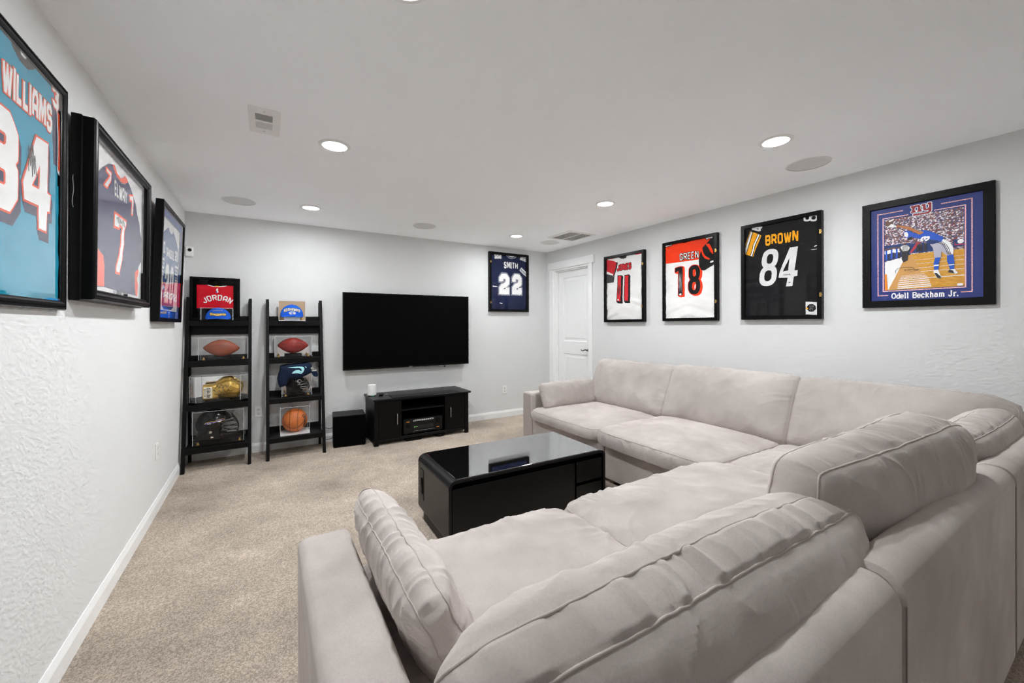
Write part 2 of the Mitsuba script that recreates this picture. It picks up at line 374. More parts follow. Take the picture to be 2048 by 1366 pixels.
def scrawl(x0, y0, x1, y1, seed, w=.0016, loops=7):
    """A pen signature's loops."""
    r = np.random.RandomState(seed); t = np.linspace(0, 1, 140)
    h = y1 - y0
    y = y0 + h * (.5 + .42 * np.sin(2 * np.pi * loops * t + r.rand() * 6) * (.35 + .65 * np.abs(np.sin(5.1 * t + r.rand() * 6))))
    x = x0 + (x1 - x0) * t + .03 * (x1 - x0) * np.cos(2 * np.pi * loops * t + 1)
    return LineString(np.c_[x, y]).buffer(w / 2, quad_segs=2)

# ================================================================== the room
struct("floor", bx(XL - .2, XR + .3, YN - .2, YB + .2, -.1, 0), "carpet", "brown-grey cut pile carpet covering the whole floor", "carpet")
struct("ceiling", bx(XL - .2, XR + .3, YN - .2, YB + .2, HC, HC + .1), "ceiling_paint")
struct("wall_left", bx(XL - .12, XL, YN - .12, YB + .12, -.05, HC + .02), "wall_paint")
struct("wall_back", bx(XL - .12, XR + .3, YB, YB + .12, -.05, HC + .02), "wall_paint")
struct("wall_near", bx(XL - .12, XR + .3, YN - .12, YN, -.05, HC + .02), "wall_paint")
D0, D1, DZ = 4.035, 4.815, 2.145                                  # the door's opening
def to_right(m):                                                  # profile (y, z) with thickness into the right wall
    return xf(m, np.array([[0, 0, 1, XR], [1, 0, 0, 0], [0, 1, 0, 0], [0, 0, 0, 1.]]))
wr = sbox(YN - .12, -.05, YB + .12, HC + .02) - sbox(D0, -.06, D1, DZ)
struct("wall_right", to_right(prism(wr, .16)), "wall_paint")

BASE = Polygon([(0, 0), (.014, 0), (.014, .068), (.0105, .078), (.0075, .085), (.004, .095), (0, .095)])
def skirting(name, p0, p1, nrm):
    p0, p1, nrm = np.array(p0, float), np.array(p1, float), np.array(nrm, float)
    L = np.linalg.norm(p1 - p0); t = (p1 - p0) / L
    M = np.eye(4); M[:3, 0] = nrm; M[:3, 1] = [0, 0, 1]; M[:3, 2] = t; M[:3, 3] = p0
    m = xf(prism(BASE, L), M)
    struct(name, m, "trim_paint")
skirting("baseboard_left", (XL, YN, 0), (XL, YB, 0), (1, 0, 0))
skirting("baseboard_back", (XL, YB, 0), (XR, YB, 0), (0, -1, 0))
skirting("baseboard_right", (XR, YN, 0), (XR, D0 - .07, 0), (-1, 0, 0))

# the white panelled door in the right wall, its casing and jambs
struct("trim_1", cat(bx(XR - .018, XR, D1 - .004, D1 + .085, 0, DZ + .004, .003), bx(XR - .018, XR, D0 - .07, D0 + .004, 0, DZ + .004, .003),
                     bx(XR - .026, XR, D0 - .105, D1 + .105, DZ + .004, DZ + .108, .003),
                     bx(XR - .004, XR + .15, D1 - .018, D1, 0, DZ, .001), bx(XR - .004, XR + .15, D0, D0 + .018, 0, DZ, .001), bx(XR - .004, XR + .15, D0, D1, DZ - .018, DZ, .001),
                     bx(XR + .03, XR + .075, D1 - .03, D1 - .018, 0, DZ - .018, .002), bx(XR + .03, XR + .075, D0 + .018, D0 + .03, 0, DZ - .018, .002), bx(XR + .03, XR + .075, D0, D1, DZ - .03, DZ - .018, .002)), "trim_paint",
       "white craftsman casing and header around the panelled door", None, 30)
dl = "door_1"
s0, s1, XF = D0 + .02, D1 - .02, XR + .078                          # slab edges, front face
door = [bx(XF + .010, XF + .04, s0, s1, .012, DZ - .02)]
for a, b, c, d in ((s0, s0 + .112, .012, DZ - .02), (s1 - .112, s1, .012, DZ - .02), (s0 + .11, s1 - .11, .012, .21), (s0 + .11, s1 - .11, .905, 1.085), (s0 + .11, s1 - .11, 2.02, DZ - .02)):
    door.append(bx(XF, XF + .012, a, b, c, d))
struct(dl, cat(door), "trim_paint", "white two-panel interior door beside the back corner", "door", False)
for z0, z1 in ((.21, .905), (1.085, 2.02)):
    a, b = s0 + .112, s1 - .112
    rim = [(a, z0, b, z1, XF + .0), (a + .012, z0 + .012, b - .012, z1 - .012, XF + .010), (a + .034, z0 + .034, b - .034, z1 - .034, XF + .010), (a + .052, z0 + .052, b - .052, z1 - .052, XF + .004)]
    V, F = [], []
    for (p, q, r, s_, x) in rim: V += [(x, p, q), (x, r, q), (x, r, s_), (x, p, s_)]
    for k in range(3):
        for i in range(4):
            j = (i + 1) % 4
            F += [[4 * k + i, 4 * k + j, 4 * k + 4 + j], [4 * k + i, 4 * k + 4 + j, 4 * k + 4 + i]]
    F += [[12, 13, 14], [12, 14, 15]]
    m = trimesh.Trimesh(np.array(V), np.array(F)[:, ::-1], process=False)
    part(dl, "panel", m, "trim_paint", False)
hy, hz = s0 + .062, .975
lever = tube(spline([(XF - .05, hy, hz), (XF - .052, hy + .03, hz + .006), (XF - .05, hy + .075, hz - .008), (XF - .048, hy + .118, hz + .004)], 24), np.linspace(.0085, .006, 24), 10)
h = part(dl, "handle", cat(xf(cyl(.031, .012, 28, .004), np.array([[0, 0, -1, XF], [0, 1, 0, hy], [1, 0, 0, hz], [0, 0, 0, 1.]])), tube([(XF - .01, hy, hz), (XF - .05, hy, hz)], .009, 12), lever), "bronze", 40, "dark metal lever handle on a round rose")

# recessed lights
ring = lathe([(.069, -.004), (.072, -.007), (.088, -.004), (.093, 0), (.069, 0)], 48)
disc = trimesh.creation.cylinder(radius=.0695, height=.002, sections=48)
names = ["recessed ceiling light nearest the small slotted vent", "recessed ceiling light between two round speakers, left of the television", "recessed ceiling light above the navy framed jersey on the back wall",
         "recessed ceiling light with a clearly visible trim ring, nearest the big return vent's near side", "bright recessed ceiling light beside the near round speaker at right", "recessed ceiling light at the very top edge of the photo"]
for (x, y), kb, nm in zip(LAMP_XY, LAMP_K, names):
    k = thing("recessed_light", nm, "ceiling light", "recessed ceiling lights")
    part(k, "trim_ring", mv(ring, x, y, HC), "white_plastic", 35)
    part(k, "diffuser", mv(disc, x, y, HC - .0045), "white_plastic", False, "glowing white diffuser", emitter={"type": "area", "radiance": rgb((LAMP * kb * .96, LAMP * kb, LAMP * kb * 1.01))})

# round in-ceiling speakers
rim = lathe([(.122, -.003), (.127, -.005), (.132, -.002), (.132, 0), (.122, 0)], 56)
for (x, y), nm in zip([(-.204, 4.33), (1.521, 4.352), (3.28, 4.352), (3.215, 1.295)],
                      ["round white in-ceiling speaker in the left back corner", "round white in-ceiling speaker above the television", "round white in-ceiling speaker beside the big return vent", "round white in-ceiling speaker near the right wall above the black framed jersey"]):
    k = thing("ceiling_speaker", nm, "speaker", "round in-ceiling speakers")
    part(k, "rim", mv(rim, x, y, HC), "white_plastic", 35)
    part(k, "grille", mv(lathe([(0, -.0035), (.1, -.003), (.1215, -.002), (.1215, 0), (0, 0)], 56), x, y, HC), "grille_white", 35)

# the small slotted supply vent
k = thing("ceiling_vent", "small white ceiling vent with dark open slots on one half", "vent")
vx0, vx1, vy0, vy1 = -.078, .07, 2.41, 2.725
o, i1, i2 = sbox(vx0, vy0, vx1, vy1), sbox(-.047, 2.475, .033, 2.555), sbox(-.047, 2.575, .033, 2.655)
part(k, "faceplate", mv(prism(o - i1 - i2, .006), 0, 0, HC - .006), "white_plastic", False)
part(k, "duct", bx(-.047, .033, 2.475, 2.655, HC - .0012, HC - .0004), "slot_dark", False)
for q in range(9):
    y = 2.479 + q * .0088
    part(k, "slat", rot(bx(-.047, .033, y, y + .0022, HC - .0058, HC - .0012), 0, (1, 0, 0)), "grille_grey", False)
for q in range(9):
    y = 2.577 + q * .0088
    part(k, "slat", bx(-.047, .033, y, y + .0074, HC - .0055, HC - .0015), "grille_white", False)
for y in (2.442, 2.688): part(k, "screw", mv(cyl(.004, .002, 12), -.006, y, HC - .0075), "nickel")
# the big return vent
k = thing("return_vent", "large square white return air vent with two grey grilles near the right wall", "vent")
o, i1, i2 = sbox(3.07, 3.68, 3.485, 4.13), sbox(3.105, 3.715, 3.272, 4.095), sbox(3.287, 3.715, 3.45, 4.095)
part(k, "faceplate", mv(prism(o - i1 - i2, .008), 0, 0, HC - .008), "white_plastic", False)
part(k, "duct", bx(3.1, 3.455, 3.71, 4.1, HC - .001, HC - .0003), "slot_dark", False)
for x0, x1 in ((3.105, 3.272), (3.287, 3.45)):
    for q in range(19):
        y = 3.717 + q * .02
        part(k, "slat", rot(bx(x0, x1, y, y + .0195, HC - .006, HC - .0035), 12, (1, 0, 0), (0, y + .008, HC - .0045)), "grille_grey", False)

# outlets and the wall sensor
def outlet(M, nm):
    k = thing("wall_outlet", nm, "outlet", "white wall outlets")
    part(k, "cover_plate", xf(bx(-.035, .035, -.0575, .0575, 0, .006, .0025), M), "white_plastic", 30)
    for s in (-1, 1):
        f = part(k, "socket", xf(mv(prism(sbox(-.0165, -.014, .0165, .014).intersection(Point(0, 0).buffer(.0185)), .0018), 0, s * .02, .006), M), "grille_white", False)
        part(f, "slot", xf(cat(bx(-.0075, -.0055, s * .02 - .002, s * .02 + .007, .0076, .0081), bx(.0055, .0075, s * .02 - .002, s * .02 + .006, .0076, .0081), mv(cyl(.0025, .0005, 10), 0, s * .02 - .007, .0077)), M), "slot_dark", False)
def wallM(side, a, z):
    o, u, n = {"L": ((XL, a, z), (0, 1, 0), (1, 0, 0)), "R": ((XR, a, z), (0, -1, 0), (-1, 0, 0)), "B": ((a, YB, z), (1, 0, 0), (0, -1, 0))}[side]
    M = np.eye(4); M[:3, 0] = u; M[:3, 1] = (0, 0, 1); M[:3, 2] = n; M[:3, 3] = o
    return M
outlet(wallM("L", 3.787, .426), "white wall outlet low on the left wall")
outlet(wallM("B", 2.928, .394), "white wall outlet on the back wall below the navy framed jersey")
outlet(wallM("B", -.07, .422), "white wall outlet between the two ladder shelves")
M = wallM("B", -.635, 2.05)
k = thing("wall_sensor", "small white wall sensor high in the back left corner behind the frame", "sensor")
part(k, "housing", xf(bx(-.032, .032, -.05, .05, 0, .028, .008), M), "white_plastic", 30)
part(k, "lens", xf(mv(xf(lathe([(0, -.016), (.012, -.013), (.016, 0), (0, 0)], 20), np.diag([1, 1, -1, 1.])), .004, .012, .026), M), "black_plastic")

# ================================================================== the sofa
def frame_piece(axis, *a): return rprism(axis, *a)
VF = "velvet_frame"
def section(label):
    return thing("sofa_section", label, "sofa", "sections of the grey sectional sofa")
def stitches(parent, pts, r=.0016):
    part(parent, "seam", tube(pts, r, 6), "velvet_stitch", True)

YBK, YF, XF_, XBK = .292, 1.47, 2.42, 3.60          # near leg: back and front; far leg: front and back
TOPB, TOPA = .775, .612
# A: the near end section with its arm
A = section("near left end of the grey sectional, its arm beside the open carpet")
part(A, "base", rprism("x", .5, YF, .035, .35, .26, 1.158, .02, .008), VF)
part(A, "back_frame", rprism("x", YBK, .415, .035, TOPB, .255, 1.160, .055, .012), VF)
part(A, "arm", rprism("y", .088, .252, .035, TOPA, YBK, YF + .05, .03, .012), VF)
stitches(A, [(.108, y, TOPA - .0075 + .0022) for y in np.linspace(YBK + .03, YF + .03, 40)])
for g_ in (bx(.12, .17, 1.4, 1.45, 0, .037), bx(1.05, 1.1, 1.38, 1.43, 0, .037), bx(.3, .35, .32, .37, 0, .037), bx(1.05, 1.1, .32, .37, 0, .037)):
    part(A, "glide", g_, "rubber")
# B: armless
B = section("middle section of the near leg, its plain back panel towards the camera")
part(B, "base", rprism("x", .5, YF, .035, .35, 1.172, 2.395, .02, .008), VF)
part(B, "back_frame", rprism("x", YBK, .415, .035, TOPB + .003, 1.172, 2.397, .055, .012), VF)
stitches(B, [(1.177, YBK - .0006, z) for z in np.linspace(.08, TOPB - .06, 30)])
stitches(B, [(2.391, YBK - .0006, z) for z in np.linspace(.08, TOPB - .06, 30)])
for g_ in (bx(1.22, 1.27, .32, .37, 0, .037), bx(2.3, 2.35, .32, .37, 0, .037), bx(1.22, 1.27, 1.36, 1.41, 0, .037), bx(2.3, 2.35, 1.36, 1.41, 0, .037)):
    part(B, "glide", g_, "rubber")
# C: the corner
C = section("corner section of the grey sectional where both legs meet")
part(C, "base", rprism("x", .48, YF - .005, .035, .35, 2.41, XBK - .18, .02, .008), VF)
part(C, "back_frame", rprism("x", YBK, .415, .035, TOPB, 2.41, XBK, .055, .012), VF)
part(C, "back_frame", rprism("y", XBK - .183, XBK, .035, TOPB, .48, YF - .006, .055, .012), VF)
for g_ in (bx(2.46, 2.51, .32, .37, 0, .037), bx(3.5, 3.55, .32, .37, 0, .037), bx(3.5, 3.55, 1.36, 1.41, 0, .037)):
    part(C, "glide", g_, "rubber")
# D: armless, far leg
D = section("middle section of the far leg, behind the coffee table's drawers")
part(D, "base", rprism("y", XF_, XBK - .18, .035, .35, YF + .008, 2.462, .02, .008), VF)
part(D, "back_frame", rprism("y", XBK - .183, XBK, .035, TOPB, YF + .008, 2.462, .055, .012), VF)
for g_ in (bx(2.47, 2.52, 1.53, 1.58, 0, .037), bx(2.47, 2.52, 2.35, 2.4, 0, .037), bx(3.5, 3.55, 2.35, 2.4, 0, .037)):
    part(D, "glide", g_, "rubber")
# E: far end with its arm
E_ = section("far end section of the grey sectional, its arm nearest the back wall")
part(E_, "base", rprism("y", XF_, XBK - .18, .035, .35, 2.475, 3.53, .02, .008), VF)
part(E_, "back_frame", rprism("y", XBK - .183, XBK, .035, TOPB - .01, 2.475, 3.53, .055, .012), VF)
part(E_, "arm", rprism("x", 3.535, 3.70, .035, .592, XF_ - .012, XBK, .03, .012), VF)
for g_ in (bx(2.47, 2.52, 3.6, 3.65, 0, .037), bx(2.47, 2.52, 2.53, 2.58, 0, .037), bx(3.5, 3.55, 3.6, 3.65, 0, .037)):
    part(E_, "glide", g_, "rubber")

def cube_grid(nx, ny, nz):
    """Points (a, b, c) on the cube [-1, 1]^3 and triangles, shared at the edges."""
    idx, V, F = {}, [], []
    def vid(i, j, k):
        key = (i, j, k)
        if key not in idx:
            idx[key] = len(V); V.append((2 * i / nx - 1, 2 * j / ny - 1, 2 * k / nz - 1))
        return idx[key]
    def quad(a, b, c, d): F.extend([[a, b, c], [a, c, d]])
    for i in range(nx):
        for j in range(ny):
            quad(vid(i, j, nz), vid(i + 1, j, nz), vid(i + 1, j + 1, nz), vid(i, j + 1, nz))
            quad(vid(i, j, 0), vid(i, j + 1, 0), vid(i + 1, j + 1, 0), vid(i + 1, j, 0))
    for i in range(nx):
        for k in range(nz):
            quad(vid(i, 0, k), vid(i + 1, 0, k), vid(i + 1, 0, k + 1), vid(i, 0, k + 1))
            quad(vid(i, ny, k), vid(i, ny, k + 1), vid(i + 1, ny, k + 1), vid(i + 1, ny, k))
    for j in range(ny):
        for k in range(nz):
            quad(vid(0, j, k), vid(0, j, k + 1), vid(0, j + 1, k + 1), vid(0, j + 1, k))
            quad(vid(nx, j, k), vid(nx, j + 1, k), vid(nx, j + 1, k + 1), vid(nx, j, k + 1))
    return np.array(V), np.array(F)

def cushion(name, label, group, L, W, TH, M, edge=.5, n=6, wr=.006, seed=0, warp=None, res=(110, 84, 12), crown=1.0, seam_r=.0032, side_bulge=.02, pinch=.0, freq=1.0):
    """A boxed cushion: length L along x, width W along y, greatest thickness TH along z. edge: the gusset's height as a share of TH.
    warp(P) bends it in its own axes; wr is the height of its wrinkles. Its two welts are a part of their own."""
    def shape(Q):
        a, b, c = Q[:, 0], Q[:, 1], Q[:, 2]
        m = np.maximum(np.abs(a), np.abs(b))
        q = np.where(m > 1e-9, m / np.maximum((np.abs(a) ** n + np.abs(b) ** n) ** (1 / n), 1e-9), 1.0)
        x, y = a * q * L / 2, b * q * W / 2
        t = np.clip(1 - m ** 2.2, 0, 1) ** .62 * crown
        corner = (np.abs(a) * np.abs(b)) ** 3
        half = TH / 2 * (edge * (1 - pinch * corner) + (1 - edge) * t)
        z = c * half
        side = (1 - c * c) * side_bulge * np.clip((m - .9) / .1, 0, 1)
        nx_, ny_ = np.where(np.abs(a) >= m - 1e-9, np.sign(a), 0), np.where(np.abs(b) >= m - 1e-9, np.sign(b), 0)
        x, y = x + nx_ * side, y + ny_ * side
        P = np.c_[x, y, z]
        # wrinkles: folds that run in from the welts, and broad dents
        ex = np.minimum(L / 2 - np.abs(x), W / 2 - np.abs(y)).clip(0)
        f = 30 * freq
        wob = meshkit.noise(np.c_[x * 6, y * 6, z * 6 + seed], seed + 1)
        def gather(al, ac, o):
            r1 = 1 - np.abs(2 * meshkit.noise(np.c_[al * f + 2.2 * wob + ac * 4, ac * 3.0, np.full(len(x), seed * 1.7 + o) + z * 2.5], seed) - 1)
            r2 = 1 - np.abs(2 * meshkit.noise(np.c_[al * f * .42 + 3 * wob - ac * 5, ac * 2.0, np.full(len(x), seed * 2.9 + o) + z * 2], seed + 5) - 1)
            fi = meshkit.fbm(np.c_[al * f * 2.1, ac * 9, z * 9 + seed + o], 2, seed + 3) - .5
            return 1.5 * r1 ** 2.2 - .7 + 1.2 * (1.7 * r2 ** 3 - .5) + .6 * fi
        dx_, dy_ = (L / 2 - np.abs(x)).clip(0), (W / 2 - np.abs(y)).clip(0)
        wx, wy = np.exp(-dx_ / .13), np.exp(-dy_ / .13)
        tot = np.maximum(wx + wy, 1.0)
        broad = meshkit.fbm(np.c_[x * 3.6, y * 3.6, z * 3.6 + seed * 2.3], 3, seed + 9) - .5
        crease = 1 - np.abs(2 * meshkit.noise(np.c_[x * 7 + 3 * wob, y * 5 - 2 * wob, z * 4 + seed * 3.1], seed + 12) - 1)
        cw = 1 - .75 * np.exp(-np.hypot(dx_, dy_) / .05)
        d = wr * cw * ((wx * gather(y, x, 0) + wy * gather(x, y, 7)) / tot + (2.3 * broad + .8 * crease ** 4) * (1 - np.exp(-ex / .1)))
        nz_ = np.where(np.abs(c) >= 1 - 1e-9, np.sign(c), 0)
        onside = np.abs(c) < 1 - 1e-9
        edgeline = (~onside) & (m > 1 - 1e-9)
        d = np.where(edgeline, d * .35, d)
        P[:, 2] += nz_ * d
        P[:, 0] += onside * nx_ * d * 1.2; P[:, 1] += onside * ny_ * d * 1.2
        if warp is not None: P = warp(P)
        return P @ M[:3, :3].T + M[:3, 3]
    V, F = cube_grid(*res)
    mesh = trimesh.Trimesh(shape(V), F if np.linalg.det(M[:3, :3]) > 0 else F[:, ::-1], process=False)
    k = thing(name, label, "cushion", group)
    part(k, "cover", mesh, "velvet", 50)
    s = np.linspace(-1, 1, 70)[:-1]
    loop = np.vstack([np.c_[s, -np.ones_like(s)], np.c_[np.ones_like(s), s], np.c_[-s, np.ones_like(s)], np.c_[-np.ones_like(s), -s]])
    for cc in (1, -1):
        part(k, "welt", tube(shape(np.c_[loop, np.full(len(loop), cc)]), seam_r, 7, True), "velvet_seam", True)
    return k

def pose(x, y, z, rz=0, rx=0, ry=0, order="zxy"):
    M = np.eye(4)
    M[:3, :3] = (Rotation.from_euler("z", rz, degrees=True) * Rotation.from_euler("x", rx, degrees=True) * Rotation.from_euler("y", ry, degrees=True)).as_matrix()
    M[:3, 3] = (x, y, z)
    return M

SG, BG, PG = "seat cushions of the grey sectional", "back cushions of the grey sectional", "arm pillows of the grey sectional"
# seats: x length, y depth
def seat(label, x0, x1, y0, y1, top, seed, front=None, th=.2, wr=.005, drop=.0):
    L, W = x1 - x0, y1 - y0
    def warp(P):
        P = P.copy(); r2 = (P[:, 0] / (L / 2)) ** 2 + (P[:, 1] / (W / 2)) ** 2
        P[:, 2] = np.maximum(P[:, 2], .352 - (top - th / 2))
        if drop:
            t = P[:, 1 if front == "y" else 0] / ((W if front == "y" else L) / 2)
            t = t if front == "y" else -t
            P[:, 2] -= drop * np.clip(t - .55, 0, 1) ** 1.5 * 3
        return P
    cushion("seat_cushion", label, SG, L, W, th, pose((x0 + x1) / 2, (y0 + y1) / 2, top - th / 2), edge=.58, n=9, wr=wr, seed=seed, warp=warp, crown=1.0, seam_r=.0024)
seat("wide seat cushion of the near left section, beside the near arm pillow", .262, 1.185, .50, 1.535, .520, 11, "y", .235, .0065, .012)
seat("wrinkled seat cushion of the near leg's middle section", 1.187, 2.43, .50, 1.54, .512, 12, "y", .225, .0075, .012)
seat("seat cushion in the corner of the sectional, mostly hidden behind the back cushions", 2.432, 3.41, .49, 1.452, .488, 13, None, .2)
seat("puffy seat cushion of the far leg facing the coffee table's drawers", 2.335, 3.40, 1.455, 2.50, .500, 14, "x", .215, .0045, .01)
seat("seat cushion of the far end section, next to the far arm pillow", 2.365, 3.40, 2.502, 3.525, .472, 15, "x", .185, .003, .01)

# back cushions of the far leg, leaning on its back frame (length along y)
def back_far(label, y0, y1, zb, zt, xtop, xbot, seed, th=.24, ryz=0, wr=.003, warp=None):
    H = math.hypot(zt - zb, xtop - xbot); lean = math.degrees(math.atan2(xtop - xbot, zt - zb))
    # local: x along -y (world), y up the back, z towards the room
    R = np.array([[0, math.sin(math.radians(lean)), -math.cos(math.radians(lean))], [-1, 0, 0], [0, math.cos(math.radians(lean)), math.sin(math.radians(lean))]])
    M = np.eye(4); M[:3, :3] = R; M[:3, 3] = ((xtop + xbot) / 2, (y0 + y1) / 2, (zb + zt) / 2)
    cushion("back_cushion", label, BG, y1 - y0, H, th, M, edge=.36, n=18, wr=wr, seed=seed, warp=warp, res=(120, 64, 12), pinch=.3, seam_r=.0018)
back_far("back cushion of the far end section, next to the door", 2.475, 3.50, .44, .905, 3.40, 3.20, 21)
back_far("back cushion in the middle of the far leg, below the black framed jersey", 1.425, 2.472, .45, .922, 3.40, 3.19, 22, .26)
def tail(P):
    P = P.copy(); t = np.clip((P[:, 0] - .18) / .38, 0, 1)
    P[:, 1] -= .05 * np.clip((t - .55) / .45, 0, 1) ** 1.4 * (P[:, 1] > 0); P[:, 2] *= (1 - .6 * t ** 3); P[:, 2] -= .03 * t ** 2
    return P
back_far("long back cushion along the right wall whose near end folds to a point", .40, 1.422, .45, .915, 3.42, 3.20, 23, .25, warp=tail)

# back cushions of the near leg (length along x), seen from behind
def back_near(label, x0, x1, yb, zb, yt, zt, seed, th=.26, rz=0, wr=.008, warp=None, edge=.42, res=(190, 100, 14), n=16, pinch=.2, side=.014):
    H = math.hypot(zt - zb, yb - yt); lean = math.atan2(yb - yt, zt - zb)       # the top lies nearer the back frame (smaller y)
    R = np.array([[-1, 0, 0], [0, -math.sin(lean), math.cos(lean)], [0, math.cos(lean), math.sin(lean)]])     # x to -x, y up the cushion, z to the seat side
    Rz = Rotation.from_euler("z", rz, degrees=True).as_matrix()
    M = np.eye(4); M[:3, :3] = Rz @ R; M[:3, 3] = ((x0 + x1) / 2, (yb + yt) / 2, (zb + zt) / 2)
    cushion("back_cushion", label, BG, x1 - x0, H, th, M, edge=edge, n=n, wr=wr, seed=seed, warp=warp, res=res, pinch=pinch, seam_r=.0030, side_bulge=side)
def sagA(P):
    P = P.copy(); u = P[:, 0] / .52; P[:, 1] -= (.03 * np.clip(-u, 0, 1) ** 1.3 + .006) * np.clip(P[:, 1] / .2, 0, 1); P[:, 2] = np.where(P[:, 2] > .04, .04 + (P[:, 2] - .04) * 1.0, P[:, 2])
    return P
back_near("wrinkled back cushion of the near left section in the foreground", .185, 1.360, .600, .455, .452, .880, 31, .33, 0, .0062, sagA, edge=.25, side=.006)
def sagB(P):
    P = P.copy(); u = P[:, 0] / .5                       # +1 at the left end in the photo
    up_ = np.clip(P[:, 1] / .2, 0, 1)
    P[:, 1] += up_ * (.030 * np.clip(.15 - u, 0, 1.2) ** 1.2 - .012 * np.clip(u, 0, 1) ** 2 - .16 * np.clip(-u - .62, 0, 1) ** 1.5)
    P[:, 2] *= 1 + .25 * np.clip(-u, 0, 1)
    return P
back_near("slumped back cushion of the near leg's middle section, its flat end towards the camera", 1.245, 2.245, .545, .46, .495, .948, 32, .28, -4, .005, sagB, n=24, edge=.46)
back_near("back cushion at the corner behind the slumped one, cut by the photo's right edge", 2.47, 3.40, .56, .46, .46, .855, 33, .26, 0, .005)

# arm pillows
def arm_pillow(label, L, W, TH, M, seed, wr):
    cushion("arm_pillow", label, PG, L, W, TH, M, edge=.34, n=12, wr=wr, seed=seed, res=(120, 50, 12), seam_r=.0022, side_bulge=.012)
ln = math.radians(24)
M = np.eye(4); M[:3, :3] = np.array([[0, -math.sin(ln), -math.cos(ln)], [-1, 0, 0], [0, math.cos(ln), -math.sin(ln)]]); M[:3, 3] = (.352, 1.14, .605)
arm_pillow("creased arm pillow leaning on the near arm in the foreground", .68, .30, .17, M, 41, .0058)
M = np.eye(4); M[:3, :3] = np.array([[-1, 0, 0], [0, math.sin(ln), -math.cos(ln)], [0, math.cos(ln), math.sin(ln)]]) ; M[:3, 3] = (2.86, 3.44, .565)
arm_pillow("small arm pillow on the far arm near the back wall", .74, .27, .17, M, 42, .0035)

# ================================================================== the black coffee table
CT = thing("coffee_table", "black smart coffee table with a glossy glass top and rounded edges", "table")
TM = trimesh.transformations.rotation_matrix(math.radians(-1.4), (0, 0, 1), (1.48, 2.37, 0))
def ct(name, m, b, s=35, label=None, parent=None): return part(parent or CT, name, xf(m, TM), b, s, label)
cx0, cx1, cy0, cy1, cz0, cz1 = .885, 2.07, 2.105, 2.68, .055, .435
def hoop(r, x0, x1, z0, z1): return rrect(x0, x1, z0, z1, r, 8)
shell = hoop(.045, cx0, cx1, cz0, cz1) - hoop(.028, cx0 + .018, cx1 - .018, cz0 + .018, cz1 - .018)
XZ = np.array([[1, 0, 0, 0], [0, 0, -1, 0], [0, 1, 0, 0], [0, 0, 0, 1.]])
ct("shell", mv(xf(prism(shell, cy1 - cy0), XZ), 0, cy1), "table_satin")
ct("carcass", bx(cx0 + .017, cx1 - .017, cy0 + .03, cy1 - .03, cz0 + .017, cz1 - .017), "matte_black", False)
ct("plinth", bx(cx0 + .02, cx1 - .06, cy0 + .06, cy1 - .05, 0, cz0 + .001, .004), "black_plastic", 30)
ct("glass_top", bx(cx0 + .05, cx1 - .05, cy0 + .006, cy1 - .006, cz1 - .002, cz1 + .005, .0015), "lacquer_black", 30, "mirror-glossy black glass top")
ct("door", mv(xf(prism(rrect(cx0 + .026, 1.80, cz0 + .022, cz1 - .052, .012), .02), XZ), 0, cy0 + .03), "table_front", 30)
for z0, z1 in ((.24, cz1 - .052), (cz0 + .022, .218)):
    ct("drawer", mv(xf(prism(rrect(1.815, cx1 - .026, z0, z1, .008), .02), XZ), 0, cy0 + .03), "table_front", 30)
pnl = ct("control_panel", bx(cx0 - .0025, cx0 + .004, 2.555, 2.63, .16, .36, .002), "black_plastic", 30)
ct("socket", bx(cx0 - .0055, cx0 + .002, 2.568, 2.606, .20, .30, .001), "matte_black", 30, parent=pnl)
ct("port", bx(cx0 - .0065, cx0, 2.578, 2.596, .215, .245), "rubber", False, parent=pnl)
solid("floor_cord", tube(spline([(2.07, 2.5, .16), (2.14, 2.46, .05), (2.2, 2.36, .006), (2.29, 2.25, .006), (2.38, 2.18, .006), (2.41, 2.05, .006), (2.405, 1.9, .006)], 60), .004, 8), "rubber", "thin black power cord on the carpet between coffee table and sofa", "cord", True)

